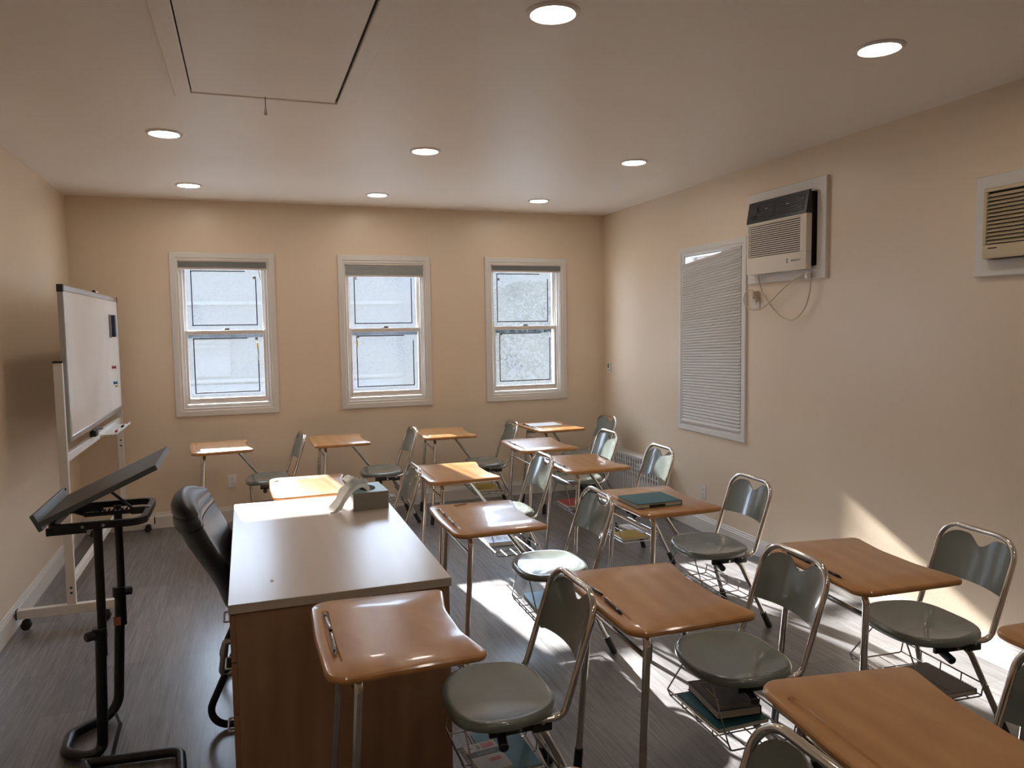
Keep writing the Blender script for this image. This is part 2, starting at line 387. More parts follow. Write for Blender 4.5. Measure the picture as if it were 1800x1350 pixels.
def ring_frame(bm, u0, u1, z0, z1, w, d0, d1, fn, bev=0.004, wz=None, step=True):
    """mitred picture-frame of four boards; fn(u, depth, z)"""
    wz = wz if wz else w
    prof = [(0, d0), (0, d1 - bev), (bev / w, d1), (0.62, d1), (0.70, d1 - 0.006 if step else d1), (1 - bev / w, d1 - 0.006 if step else d1), (1, d1 - 0.010 if step else d1 - bev), (1, d0)]
    rings = []
    for (cu, cz, su, sz) in ((u0, z0, 1, 1), (u1, z0, -1, 1), (u1, z1, -1, -1), (u0, z1, 1, -1)):
        rings.append([fn(cu + su * w * t, d, cz + sz * wz * t) for t, d in prof])
    vs = [[bm.verts.new(p) for p in r] for r in rings]; n = len(prof)
    for i in range(4):
        a, b = vs[i], vs[(i + 1) % 4]
        for k in range(n): bm.faces.new([a[k], a[(k + 1) % n], b[(k + 1) % n], b[k]])
def window_back(idx, a, b, op):
    w = structE('window_%d' % idx)
    fn = lambda u, d, z: Vector((u, D - d, z))
    bm = nb(); ring_frame(bm, a, b, WZ0, WZ1, TW, 0.0, 0.018, fn)
    obj('window_frame', bm, 'trim', w, ang=25)
    x0, x1, z0, z1 = op
    # jamb liner with parting beads
    bm = nb()
    bx(bm, x0, x0 + 0.02, D - 0.002, D + 0.19, z0, z1); bx(bm, x1 - 0.02, x1, D - 0.002, D + 0.19, z0, z1)
    bx(bm, x0 + 0.02, x1 - 0.02, D - 0.002, D + 0.19, z1 - 0.02, z1); bx(bm, x0 + 0.02, x1 - 0.02, D - 0.002, D + 0.19, z0, z0 + 0.022)
    for (xa, xb) in ((x0 + 0.02, x0 + 0.034), (x1 - 0.034, x1 - 0.02)):
        bx(bm, xa, xb, D + 0.018, D + 0.034, z0 + 0.022, z1 - 0.02, 0.003); bx(bm, xa, xb, D + 0.074, D + 0.084, z0 + 0.022, z1 - 0.02)
    bx(bm, x0 + 0.02, x1 - 0.02, D + 0.012, D + 0.034, z0 + 0.022, z0 + 0.034, 0.003)
    obj('jamb', bm, 'trim', w, smooth=False)
    xa, xb = x0 + 0.021, x1 - 0.021; zm = 1.640
    def sash(nm, zlo, zhi, y0, st, rt, rb):
        bm = nb(); y1 = y0 + 0.034
        bx(bm, xa, xa + st, y0, y1, zlo, zhi, 0.003); bx(bm, xb - st, xb, y0, y1, zlo, zhi, 0.003)
        bx(bm, xa + st, xb - st, y0, y1, zhi - rt, zhi, 0.003); bx(bm, xa + st, xb - st, y0, y1, zlo, zlo + rb, 0.003)
        s = obj(nm, bm, 'sash', w, ang=25)
        gx0, gx1, gz0, gz1 = xa + st, xb - st, zlo + rb, zhi - rt
        bm = nb(); bx(bm, gx0, gx1, y0 + 0.014, y0 + 0.019, gz0, gz1)
        obj('pane', bm, 'glass', s, smooth=False)
        # foil tape line on the room side of the pane
        bm = nb(); i = 0.040; t = 0.0085; yy0, yy1 = y0 + 0.0125, y0 + 0.0142
        zt = gz1 - i * 0.75; zb = gz0 + i
        bx(bm, gx0 + i, gx0 + i + t, yy0, yy1, zb, zt); bx(bm, gx1 - i - t, gx1 - i, yy0, yy1, zb, zt - 0.05)
        bx(bm, gx0 + i, gx1 - i, yy0, yy1, zb, zb + t); bx(bm, gx0 + i, gx1 - i - 0.09, yy0, yy1, zt - t, zt)
        obj('foil_tape', bm, 'tape', s, smooth=False)
        return s, (gx0, gx1, gz0, gz1, y0)
    lo, g = sash('lower_sash', z0 + 0.034, zm + 0.016, D + 0.036, 0.034, 0.036, 0.050)
    up, g2 = sash('upper_sash', zm - 0.020, z1 - 0.021, D + 0.086, 0.032, 0.034, 0.036)
    xm = (xa + xb) / 2
    bm = nb(); bx(bm, xm - 0.03, xm + 0.03, D + 0.044, D + 0.066, zm + 0.016, zm + 0.022, 0.002); bx(bm, xm - 0.012, xm + 0.034, D + 0.046, D + 0.062, zm + 0.022, zm + 0.034, 0.005)
    obj('sash_lock', bm, 'lock', w)
    side = 1 if idx == 1 else -1
    sx = g[1] - 0.055 if side > 0 else g[0] + 0.055
    bm = nb(); bx(bm, sx - 0.012, sx + 0.012, D + 0.036, D + 0.0495, g[3] - 0.052, g[3] - 0.028, 0.002)
    bx(bm, sx - 0.012 + 0.0 * side, sx + 0.012, D + 0.088, D + 0.0995, g2[3] - 0.10, g2[3] - 0.076, 0.002)
    obj('alarm_sensor', bm, 'sensor', w)
    if idx != 3:
        bm = nb(); bx(bm, sx + 0.006 * side - 0.007, sx + 0.006 * side + 0.007, D + 0.043, D + 0.0485, g[3] - 0.125, g[3] - 0.075, 0.002)
        obj('yellow_tag', bm, 'tag', w)
    bm = nb(); ex = (xb - 0.01) if side > 0 else (xa + 0.01)
    tube(bm, fillet([(sx + 0.006 * side, D + 0.044, g[3] - 0.07), (sx + 0.008 * side, D + 0.042, g[3] - 0.2), (sx + 0.03 * side, D + 0.034, g[3] - 0.27), (ex, D + 0.031, g[3] - 0.285)], 0.04), 0.0016, 6)
    obj('sensor_lead', bm, 'cord', w)
    return w
for i, (wn, op) in enumerate(zip(WINS, ops)): window_back(i + 1, wn[0], wn[1], op)
# window in the right wall, behind the drawn blind
w4 = structE('window_4')
fnr = lambda u, d, z: Vector((RX(u) - d, u, z))
bm = nb(); ring_frame(bm, W4[0], W4[1], W4[2], W4[3], 0.06, 0.0, 0.020, fnr); obj('window_frame', bm, 'trim', w4, ang=25)
bm = nb(); y0, y1, z0, z1 = op4; xr = RX(5.01)
bx(bm, xr + 0.005, xr + 0.19, y0, y0 + 0.02, z0, z1); bx(bm, xr + 0.005, xr + 0.19, y1 - 0.02, y1, z0, z1)
bx(bm, xr + 0.005, xr + 0.19, y0 + 0.02, y1 - 0.02, z1 - 0.02, z1); bx(bm, xr + 0.005, xr + 0.19, y0 + 0.02, y1 - 0.02, z0, z0 + 0.02)
obj('jamb', bm, 'trim', w4, smooth=False)
bm = nb(); ya, yb, za, zb = y0 + 0.021, y1 - 0.021, z0 + 0.021, z1 - 0.021; zm = (za + zb) / 2
for (p, q, r_, s_) in ((ya, ya + 0.04, za, zb), (yb - 0.04, yb, za, zb), (ya + 0.04, yb - 0.04, za, za + 0.05), (ya + 0.04, yb - 0.04, zb - 0.04, zb), (ya + 0.04, yb - 0.04, zm - 0.025, zm + 0.025)):
    bx(bm, xr + 0.09, xr + 0.13, p, q, r_, s_, 0.003)
s4 = obj('sash', bm, 'sash', w4, ang=25)
bm = nb(); bx(bm, xr + 0.108, xr + 0.112, ya + 0.04, yb - 0.04, za + 0.05, zb - 0.04); obj('pane', bm, 'glass', s4, smooth=False)

# ---- attic hatch in the ceiling
hx0, hx1, hy0, hy1 = -0.262, 0.530, 2.42, 3.850
hatch = thing('attic_hatch', 'flat painted attic hatch with trim frame and pull cord in the ceiling', 'hatch', ((hx0 + hx1) / 2, (hy0 + hy1) / 2, H))
ox, oy = hatch.location.x, hatch.location.y
bm = nb(); fnc = lambda u, d, z: Vector((u - ox, z - oy, -d))
ring_frame(bm, hx0, hx1, hy0, hy1, 0.072, 0.0, 0.016, fnc, step=False); obj('trim_frame', bm, 'ceil', hatch, ang=25)
bm = nb(); bx(bm, hx0 + 0.078 - ox, hx1 - 0.084 - ox, hy0 + 0.08 - oy, hy1 - 0.074 - oy, -0.011, -0.001); obj('hatch_panel', bm, 'ceil', hatch, smooth=False)
bm = nb(); bx(bm, hx0 + 0.06 - ox, hx1 - 0.06 - ox, hy0 + 0.06 - oy, hy1 - 0.06 - oy, -0.002, -0.0005); obj('gap', bm, 'dark', hatch, smooth=False)
cx_, cy_ = 0.130 - ox, 3.765 - oy
bm = nb(); cyl(bm, (cx_, cy_, -0.010), (cx_, cy_, -0.060), 0.0016, 6); c1 = obj('pull_cord', bm, 'brown_band', hatch)
bm = nb(); tube(bm, [(cx_, cy_, -0.056), (cx_, cy_, -0.060), (cx_, cy_, -0.092), (cx_, cy_, -0.094)], [0.003, 0.0045, 0.008, 0.006], 10); obj('cord_toggle', bm, 'plastic_white', c1)

# ---- recessed downlights
def downlight(x, y, label, first=None):
    if first: return dup(first, (x, y, H), 0, label)
    t = thing('recessed_downlight', label, 'ceiling light', (x, y, H), 0, 'recessed ceiling downlights')
    bm = nb(); prof = [(0.073, -0.0015), (0.075, -0.007), (0.080, -0.010), (0.090, -0.008), (0.096, -0.002), (0.096, 0.0)]
    loft(bm, [[Vector((r * math.cos(2 * PI * k / 40), r * math.sin(2 * PI * k / 40), z)) for k in range(40)] for r, z in prof], cap0=False, cap1=False)
    obj('trim_ring', bm, 'trim', t)
    bm = nb(); tube(bm, [(0, 0, -0.0005), (0, 0, -0.0045), (0, 0, -0.006)], [0.0745, 0.0745, 0.070], 40); obj('diffuser', bm, 'lamp', t)
    return t
LIGHTS = [(1.052, 2.514, 'lit round downlight nearest the camera, right of the attic hatch'), (2.427, 2.44, 'lit round downlight nearest the right wall, farthest right in view'),
          (-0.377, 4.64, 'lit round downlight beyond the attic hatch, toward the left wall'), (1.090, 4.66, 'lit round downlight in the middle of the ceiling, second row from the back wall'),
          (2.502, 4.60, 'lit round downlight in the second row from the back, on the air conditioner side'), (-0.355, 6.22, 'lit round downlight above the left back window'),
          (1.061, 6.28, 'lit round downlight above the middle back window'), (2.453, 6.22, 'lit round downlight above the right back window')]
dl = None
for x, y, lb in LIGHTS:
    o = downlight(x, y, lb, dl); dl = dl or o


for x, y, lb in [(-0.38, 0.45, 'added unseen downlight out of view near the left wall'), (1.06, 0.40, 'added unseen downlight out of view in the middle'), (2.44, 0.35, 'added unseen downlight out of view near the right wall')]:  # unseen extra row, added to brighten the right wall and near ceiling
    downlight(x, y, lb, dl)

# ================================================================== STUDENT DESKS
def desk_outline():
    return [Vector((p.x, p.y)) for p in fillet([(0.004, -0.304, 0), (0.456, -0.292, 0), (0.4195, -0.10, 0), (0.4195, 0.09, 0), (0.456, 0.276, 0), (0.004, 0.304, 0), (-0.006, 0.0, 0)],
                                               [0.065, 0.032, 0.35, 0.35, 0.030, 0.065, 1.6], 7, True)]
TOPZ = 0.745
def groove_loop(d=0.0, n=10):
    w = 0.0125 - d; pts = []
    yy = [-0.190 + 0.380 * k / 16 for k in range(17)]
    gx = lambda y: 0.040 + 0.0 + 0.10 * y * y
    for k in range(n + 1):
        a = PI + PI * k / n; pts.append(Vector((gx(-0.19) + math.cos(a) * w, -0.19 + math.sin(a) * w)))
    for y in yy[1:-1]: pts.append(Vector((gx(y) + w, y)))
    for k in range(n + 1):
        a = PI * k / n; pts.append(Vector((gx(0.19) + math.cos(a) * w, 0.19 + math.sin(a) * w)))
    for y in yy[1:-1][::-1]: pts.append(Vector((gx(y) - w, y)))
    return pts
def desktop_bm():
    bm = nb(); out = desk_outline()
    prof = [(-0.020, 0.7195), (-0.010, 0.7205), (-0.003, 0.7245), (0, 0.7310), (-0.001, 0.7380), (-0.005, 0.7430), (-0.011, TOPZ)]
    vs = loft(bm, [[Vector((p.x, p.y, z)) for p in offset2(out, d)] for d, z in prof], cap0=True, cap1=False)
    top = vs[-1]
    gl = [bm.verts.new((p.x, p.y, TOPZ)) for p in groove_loop()]
    es = []
    for L in (top, gl):
        for i in range(len(L)):
            e = bm.edges.get((L[i], L[(i + 1) % len(L)])) or bm.edges.new((L[i], L[(i + 1) % len(L)])); es.append(e)
    bmesh.ops.triangle_fill(bm, use_beauty=True, use_dissolve=False, edges=es)
    prev = gl
    for d, z in ((0.0022, TOPZ - 0.0015), (0.0045, TOPZ - 0.005)):
        cur = [bm.verts.new((p.x, p.y, z)) for p in groove_loop(d)]
        for i in range(len(gl)): bm.faces.new([prev[i], prev[(i + 1) % len(gl)], cur[(i + 1) % len(gl)], cur[i]])
        prev = cur
    bm.faces.new(prev)
    return bm
YC = 0.050
def seat_bm():
    bm = nb(); n = 56; cx = 0.576; hx = 0.176; hy = 0.218
    def ring(f, dz):
        r = []
        for k in range(n):
            a = 2 * PI * k / n; c, s = math.cos(a), math.sin(a); e = 2 / (3.4 if c > 0 else 2.6)
            x = math.copysign(abs(c) ** e, c); y = math.copysign(abs(s) ** e, s)
            ky = 1 - 0.13 * max(0, x)            # a little narrower toward the back
            px, py = cx + hx * x * f, YC + hy * y * f * ky
            h = 0
            if f < 0.93: h = -0.017 * (1 - (f / 0.93) ** 2.4)
            z = 0.459 + h + dz + 0.010 * max(0, -x) * f * f * 0 - 0.016 * (max(0, -x * f)) ** 3 + 0.004 * max(0, x * f)
            r.append(Vector((px, py, z)))
        return r
    rings = [ring(f, 0) for f in (0.12, 0.3, 0.48, 0.64, 0.78, 0.87, 0.92)]
    rings += [ring(0.955, -0.002), ring(0.98, -0.006), ring(0.996, -0.013), ring(1.0, -0.022), ring(0.99, -0.028), ring(0.96, -0.026), ring(0.80, -0.024), ring(0.3, -0.030)]
    loft(bm, rings)
    return bm
BK0 = Vector((0.740, 0, 0.424)); BK1 = Vector((0.864, 0, 0.796)); HW = 0.181
def back_frame_bm():
    bm = nb(); a, b = YC - HW, YC + HW
    pts = [(0.590, a + 0.02, 0.420), (BK0.x, a, BK0.z), (BK1.x, a, BK1.z), (BK1.x, b, BK1.z), (BK0.x, b, BK0.z), (0.590, b - 0.02, 0.420)]
    tube(bm, fillet(pts, [0, 0.05, 0.088, 0.088, 0.05, 0], 9), 0.0112, 12)
    return bm
def backrest_bm():
    bm = nb(); nu, nv = 32, 12; d = (BK1 - BK0).normalized(); nrm = Vector((d.z, 0, -d.x))
    Ltot = (BK1 - BK0).length; R = 0.088; inner = HW - 0.010
    def top(u):
        y = abs(u) * inner; e = inner - (R - 0.010)
        t = Ltot - 0.010 if y <= e else Ltot - R + math.sqrt(max(0, (R - 0.010) ** 2 - (y - e) ** 2))
        yy = u * inner; w = 0.070                                       # hand-hold notch with a shallow heart-like dip
        n = 0.5 + 0.5 * math.cos(PI * min(1.0, abs(yy) / w))
        return t - 0.042 * n ** 0.8 - 0.012
    def bot(u): return Ltot - 0.226 + 0.014 * (1 - u * u)
    def P(u, v, off):
        s = bot(u) + (top(u) - bot(u)) * v
        bow = 0.028 * (1 - abs(u) ** 2.2)
        return BK0 + d * s + Vector((0, YC + u * inner, 0)) + nrm * (bow + off)
    us = [-1 + 2 * i / nu for i in range(nu + 1)]; us[0] = -0.995; us[-1] = 0.995
    g = []
    for off in (-0.0035, 0.0035): g.append([[bm.verts.new(P(u, j / nv, off)) for j in range(nv + 1)] for u in us])
    for gi, G in enumerate(g):
        for i in range(nu):
            for j in range(nv): bm.faces.new([G[i][j], G[i + 1][j], G[i + 1][j + 1], G[i][j + 1]])
    A, B = g
    for i in range(nu):
        bm.faces.new([A[i][0], A[i + 1][0], B[i + 1][0], B[i][0]]); bm.faces.new([A[i][nv], A[i + 1][nv], B[i + 1][nv], B[i][nv]])
    for j in range(nv):
        bm.faces.new([A[0][j], A[0][j + 1], B[0][j + 1], B[0][j]]); bm.faces.new([A[nu][j], A[nu][j + 1], B[nu][j + 1], B[nu][j]])
    return bm
def boot(bm, a, b, r=0.0165):
    a, b = Vector(a), Vector(b); d = (b - a).normalized(); Ln = (b - a).length
    tube(bm, [a, a + d * 0.002, a + d * Ln * 0.8, a + d * Ln * 0.96, b], [r * 0.86, r * 0.95, r, r * 0.98, r * 0.8], 14)
def make_desk(loc, rotz, label):
    t = thing('student_desk', label, 'school desk', loc, rotz, 'student desks with attached chairs')
    obj('desktop', desktop_bm(), 'wood', t, ang=30)
    # inverted-U front leg frame: a leg each side, bent in under the top
    for s in (-1, 1):
        bm = nb(); pts = [(0.098, s * 0.11, 0.706), (0.096, s * 0.218, 0.706), (0.050, s * 0.250, 0.008)]
        tube(bm, fillet(pts, 0.05, 7), 0.0125, 12); lg = obj('leg', bm, 'chrome', t)
        bm = nb(); a = Vector(pts[1]); b = Vector((0.050, s * 0.250, 0.0)); d = (a - b).normalized()
        boot(bm, b + d * 0.085, b); obj('rubber_foot', bm, 'rubber', lg)
    bm = nb(); tube(bm, [(0.091, -0.221, 0.625), (0.091, 0.221, 0.625)], 0.0095, 10); obj('crossbar', bm, 'chrome', t)
    bm = nb(); pts = [(0.094, 0.215, 0.660), (0.350, 0.236, 0.674), (0.545, 0.296, 0.416), (0.650, 0.196, 0.404)]
    tube(bm, fillet(pts, [0, 0.05, 0.035, 0], 7), 0.0125, 12); obj('support_beam', bm, 'chrome', t)
    bm = nb(); bx(bm, 0.085, 0.385, -0.115, -0.075, 0.707, 0.7195, 0.002); bx(bm, 0.085, 0.385, 0.035, 0.095, 0.707, 0.7195, 0.002)
    bx(bm, 0.31, 0.335, 0.215, 0.250, 0.682, 0.7195, 0.002); bx(bm, 0.085, 0.11, -0.12, 0.12, 0.7065, 0.7195, 0.002)
    obj('support_plate', bm, 'steel', t)
    obj('seat', seat_bm(), 'seat', t, ang=50)
    obj('back_frame', back_frame_bm(), 'chrome', t)
    obj('backrest', backrest_bm(), 'seat', t, ang=50)
    # steel carrier under the seat with the tilt knob
    bm = nb()
    bx(bm, 0.50, 0.705, YC - 0.165, YC - 0.150, 0.388, 0.428, 0.003); bx(bm, 0.50, 0.705, YC + 0.150, YC + 0.165, 0.388, 0.428, 0.003)
    bx(bm, 0.50, 0.70, YC - 0.150, YC + 0.150, 0.412, 0.424, 0.002); bx(bm, 0.640, 0.705, YC - 0.176, YC - 0.145, 0.384, 0.430, 0.004); bx(bm, 0.640, 0.705, YC + 0.145, YC + 0.176, 0.384, 0.430, 0.004)
    br = obj('seat_carrier', bm, 'steel', t)
    bm = nb(); cyl(bm, (0.545, YC - 0.130, 0.392), (0.530, YC - 0.215, 0.380), 0.0155, 16, bev=0.003); obj('tilt_knob', bm, 'steel', br)
    bm = nb(); cyl(bm, (0.600, YC - 0.162, 0.400), (0.600, YC - 0.170, 0.400), 0.006, 10); obj('bolt', bm, 'chrome', br)
    bm = nb(); cyl(bm, (0.672, YC - 0.174, 0.415), (0.672, YC - 0.181, 0.415), 0.006, 10); obj('bolt', bm, 'chrome', br)
    for yb, yf in ((YC - 0.135, -0.105), (YC + 0.135, 0.315)):
        bm = nb(); pts = [(0.535, yb, 0.402), (0.672, yb, 0.402), (0.865, yf, 0.006)]
        tube(bm, fillet(pts, [0, 0.12, 0], 9), 0.0122, 12); lg = obj('leg', bm, 'chrome', t)
        bm = nb(); a = Vector(pts[1]); b = Vector((0.868, yf, 0.0)); d = (a - b).normalized(); boot(bm, b + d * 0.095, b); obj('rubber_foot', bm, 'rubber', lg)
    # wire book basket
    bm = nb(); w = 0.0032; xa, xb, ya, yb, z0 = 0.468, 0.735, -0.112, 0.305, 0.190
    for (sy, hy) in ((ya, -0.028), (yb, 0.128)):
        tube(bm, fillet([(0.438, hy, 0.424), (xa - 0.008, sy, z0 + 0.028), (xa + 0.004, sy, z0), (xb - 0.01, sy, z0), (xb, sy, z0 + 0.045)], 0.012, 4), w, 6)
    tube(bm, [(xa - 0.006, ya, z0 + 0.026), (xa - 0.006, yb, z0 + 0.026)], w, 6); tube(bm, [(xa + 0.002, ya, z0 + 0.002), (xa + 0.002, yb, z0 + 0.002)], w, 6)
    tube(bm, [(xb - 0.006, ya, z0 + 0.002), (xb - 0.006, yb, z0 + 0.002)], w, 6)
    tube(bm, [(xb + 0.002, ya - 0.02, z0 + 0.047), (xb + 0.002, yb + 0.02, z0 + 0.047)], w * 1.1, 6)
    for k in range(1, 4):
        y = ya + (yb - ya) * k / 4
        tube(bm, fillet([(xa - 0.004, y, z0 + 0.026), (xa - 0.002, y, z0 - 0.002), (xb - 0.004, y, z0 - 0.002), (xb + 0.001, y, z0 + 0.047)], 0.008, 3), w * 0.85, 6)
    for k in range(1, 4):
        x = xa + (xb - xa) * k / 4; tube(bm, [(x, ya, z0 + 0.0005), (x, yb, z0 + 0.0005)], w * 0.85, 6)
    # stays that hang the back rail from the rear legs
    tube(bm, [(xb + 0.002, ya - 0.02, z0 + 0.047), (0.758, -0.085, z0 + 0.045)], w, 6); tube(bm, [(xb + 0.002, yb + 0.02, z0 + 0.047), (0.758, 0.285, z0 + 0.045)], w, 6)
    obj('book_basket', bm, 'wire', t)
    return t
DESKS = {
 'A1': (-0.440, 6.345, 0.080, 'student desk in the back row, farthest left, under the left window'),
 'A2': (0.472, 6.335, 0.010, 'student desk in the back row with a bare top, between the left and middle windows'),
 'A3': (1.385, 6.385, -0.040, 'student desk in the back row below the middle window, yellow notebook in its basket'),
 'A4': (2.372, 6.365, 0.040, 'student desk in the back right corner with a white paper on its top'),
 'B1': (0.104, 4.540, 0.010, 'student desk just behind the teacher desk, its top streaked with sunlight'),
 'B2': (0.994, 4.610, -0.005, 'student desk with a sunlit wedge on its top, navy book in its basket'),
 'B3': (1.888, 5.440, -0.010, 'student desk standing alone in the second row, in front of the back right corner desk'),
 'B4': (1.876, 4.585, 0.000, 'student desk with pens in its groove, in front of the radiator'),
 'Dm': (0.838, 3.462, -0.015, 'student desk right of the teacher desk, tan stick on its top'),
 'E': (1.776, 3.455, -0.020, 'student desk with a teal notebook lying on its top'),
 'D1': (0.164, 2.262, -0.005, 'student desk against the front end of the teacher desk, spiral notebook in its basket'),
 'D5': (1.054, 2.240, -0.030, 'student desk in the middle foreground with a thick navy book in its basket'),
 'D9': (1.946, 2.262, -0.080, 'student desk beside the right wall, grey journal in its basket'),
 'D8': (1.159, 1.268, -0.100, 'large student desk cut off by the lower right edge of the photo'),
 'D10': (2.045, 1.300, 0.000, 'student desk at the right edge of the photo, only a corner of its top showing'),
 'D11': (0.180, 1.115, 0.000, 'student desk nearest the camera, only a top edge and chair back showing'),
}
DK = {}; first = None
for k, (x, y, rz, lb) in DESKS.items():
    if first is None: first = make_desk((x, y, 0), rz, lb); DK[k] = first
    else: DK[k] = dup(first, (x, y, 0), rz, lb)
# the chair half of the desk at the lower right edge stands closer in under its top
for ch in DK['D8'].children:
    kind_ = ch.name.split('.')[0]
    rear = kind_ == 'leg' and max(v.co.x for v in ch.data.vertices) > 0.4
    if kind_ in ('seat', 'back_frame', 'backrest', 'seat_carrier', 'book_basket') or rear: ch.location.x = -0.085
def at(k, x, y, z):
    X, Y, rz, _ = DESKS[k]; c, s = math.cos(rz), math.sin(rz)
    return Vector((X + c * x - s * y, Y + s * x + c * y, z))

# ---- pens in the grooves
def pen(k, x, y, rz, body, dark, label, ln=0.142, clip=True):
    t = thing('pen', label, 'pen', at(k, x, y, 0.7462), DESKS[k][2] + rz, 'pens on the desks')
    bm = nb(); tube(bm, [(-ln / 2, 0, 0), (-ln / 2 + 0.001, 0, 0), (ln / 2 - 0.013, 0, 0), (ln / 2, 0, 0)], [0.0035, 0.0046, 0.0046, 0.0012], 10); obj('barrel', bm, body, t)
    bm = nb(); tube(bm, [(ln / 2 - 0.045, 0, 0), (ln / 2 - 0.044, 0, 0), (ln / 2 - 0.014, 0, 0), (ln / 2 - 0.010, 0, 0)], [0.0047, 0.0054, 0.0054, 0.0030], 10)
    obj('grip', bm, dark, t)
    bm = nb(); tube(bm, [(-ln / 2 - 0.006, 0, 0), (-ln / 2 + 0.012, 0, 0)], 0.0050, 10); obj('end_plug', bm, dark, t)
    bm = nb(); bx(bm, -ln / 2 + 0.002, -ln / 2 + 0.042, -0.0018, 0.0018, 0.0052, 0.0070, 0.0006); obj('clip', bm, 'chrome', t)
    return t
HP = PI / 2
pen('D1', 0.0435, 0.112, HP + 0.03, 'pen_clear', 'pen_black', 'clear black pen, far one in the groove before the teacher desk', 0.150)
pen('D1', 0.0435, -0.078, -HP - 0.02, 'pen_clear', 'pen_black', 'clear black pen, near one in the groove before the teacher desk', 0.150)
pen('D5', 0.044, -0.085, -HP - 0.06, 'pen_black', 'pen_black', 'black pen at the near end of the groove, middle foreground desk', 0.140)
pen('D5', 0.046, 0.100, HP + 0.08, 'pen_black', 'pen_black', 'black pen seen through the chair handle, middle foreground desk', 0.140)
pen('Dm', 0.047, 0.118, -HP, 'pen_white', 'pen_black', 'white and black pen, far one on the desk right of the teacher desk')
pen('Dm', 0.046, -0.070, -HP, 'pen_white', 'pen_black', 'white and black pen, near one on the desk right of the teacher desk')
pen('B4', 0.043, 0.120, -HP, 'pen_black', 'pen_black', 'black pen in the groove of the desk before the radiator')
pen('B4', 0.043, -0.080, -HP, 'pen_white', 'pen_black', 'white pen in the groove of the desk before the radiator')
pen('B3', 0.044, 0.060, -HP, 'pen_white', 'pen_black', 'white pen in the groove of the desk alone in the second row')
pen('D9', 0.042, 0.085, -HP, 'pen_black', 'pen_black', 'black pen at the far end of the groove, desk beside the right wall')
pen('D9', 0.042, -0.085, -HP, 'pen_black', 'pen_black', 'black pen at the near end of the groove, desk beside the right wall')
pen('A4', 0.043, 0.120, -HP, 'pen_black', 'pen_black', 'black pen in the groove of the back right corner desk')
pen('A4', 0.044, -0.090, -HP, 'pen_white', 'pen_black', 'white pen in the groove of the back right corner desk')
bm = nb(); tube(bm, [at('Dm', 0.135, 0.240, 0.7474), at('Dm', 0.170, 0.252, 0.7474), at('Dm', 0.202, 0.257, 0.7474)], 0.0024, 8)
tag(obj('wooden_stick', bm, 'straw'), 'thin tan wooden stick lying near the far edge of a student desk', 'stick')

# ---- books and papers
BZ = 0.1942
def book(name, k, x, y, z, rz, w, h, th, cover, label, cat='book', group=None, soft=False, spine='x'):
    """w along local x, h along local y; cover, page block"""
    t = thing(name, label, cat, at(k, x, y, z), DESKS[k][2] + rz, group)
    ct = 0.0028 if not soft else 0.0012
    bm = nb(); bx(bm, -w / 2, w / 2, -h / 2, h / 2, 0, ct, 0.0008, 1); bx(bm, -w / 2, w / 2, -h / 2, h / 2, th - ct, th, 0.0008, 1); bx(bm, w / 2 - ct * 1.2, w / 2, -h / 2, h / 2, ct * 0.5, th - ct * 0.5)
    obj('cover', bm, cover, t, ang=25)
    bm = nb(); e = 0.004 if not soft else 0.0015
    bx(bm, -w / 2 + e, w / 2 - ct * 1.2, -h / 2 + e, h / 2 - e, ct, th - ct); obj('page_block', bm, 'paper_edge', t, smooth=False)
    return t
# foreground: thick navy book on a teal notebook
book('notebook', 'D5', 0.592, 0.135, BZ, 0.04, 0.215, 0.280, 0.016, 'teal', 'teal notebook under the thick navy book in a desk basket', 'notebook', soft=True)
b1 = book('hardcover_book', 'D5', 0.618, 0.160, BZ + 0.0162, -0.08, 0.178, 0.245, 0.034, 'navy', 'thick navy hardcover book with gold border lines in a desk basket')
bm = nb()
for (ins, t_) in ((0.016, 0.0009), (0.028, 0.0009)):
    a, b = 0.089 - ins, 0.1225 - ins
    for (p, q, r_, s_) in ((-a, a, -b, -b + t_), (-a, a, b - t_, b), (-a, -a + t_, -b, b), (a - t_, a, -b, b)): bx(bm, p, q, r_, s_, 0.0339, 0.0343)
for yy in (-0.022, -0.012, 0.0, 0.012, 0.03): bx(bm, -0.048, -0.046, yy - 0.004, yy + 0.004, 0.0339, 0.0343)
bx(bm, -0.048, -0.0445, -0.045, 0.048, 0.0339, 0.0343)
obj('gold_print', bm, 'gold', b1, smooth=False)
# spiral notebook and teal folder under the nearest chair
book('folder', 'D1', 0.628, 0.130, BZ, 0.05, 0.165, 0.270, 0.008, 'teal', 'dark teal folder in the basket of the desk before the teacher desk', 'folder', soft=True)
sn = thing('spiral_notebook', 'cream spiral notebook with red and brown print and black numeral', 'notebook', at('D1', 0.545, 0.085, BZ + 0.0085), DESKS['D1'][2] + 0.10)
bm = nb(); bx(bm, -0.055, 0.062, -0.085, 0.085, 0, 0.012, 0.001, 1); obj('page_block', bm, 'paper_edge', sn, smooth=False)
bm = nb(); bx(bm, -0.056, 0.063, -0.086, 0.086, 0.012, 0.0128); obj('cover', bm, mat('cream_cover', (0.60, 0.53, 0.45), 0.5, noise=0.05), sn, smooth=False)
bm = nb(); bx(bm, -0.056, 0.063, 0.004, 0.036, 0.0128, 0.0131); obj('brown_band', bm, 'brown_band', sn, smooth=False)
bm = nb(); bx(bm, 0.010, 0.052, 0.050, 0.074, 0.0128, 0.0131); obj('red_block', bm, 'rose', sn, smooth=False)
bm = nb(); bx(bm, 0.004, 0.044, -0.036, -0.018, 0.0128, 0.0131); obj('red_block', bm, 'rose', sn, smooth=False)
bm = text_bm('3', 0.034, 0.0002)
for v in bm.verts: v.co = Vector((v.co.x - 0.005, v.co.y + 0.060, v.co.z + 0.0131))
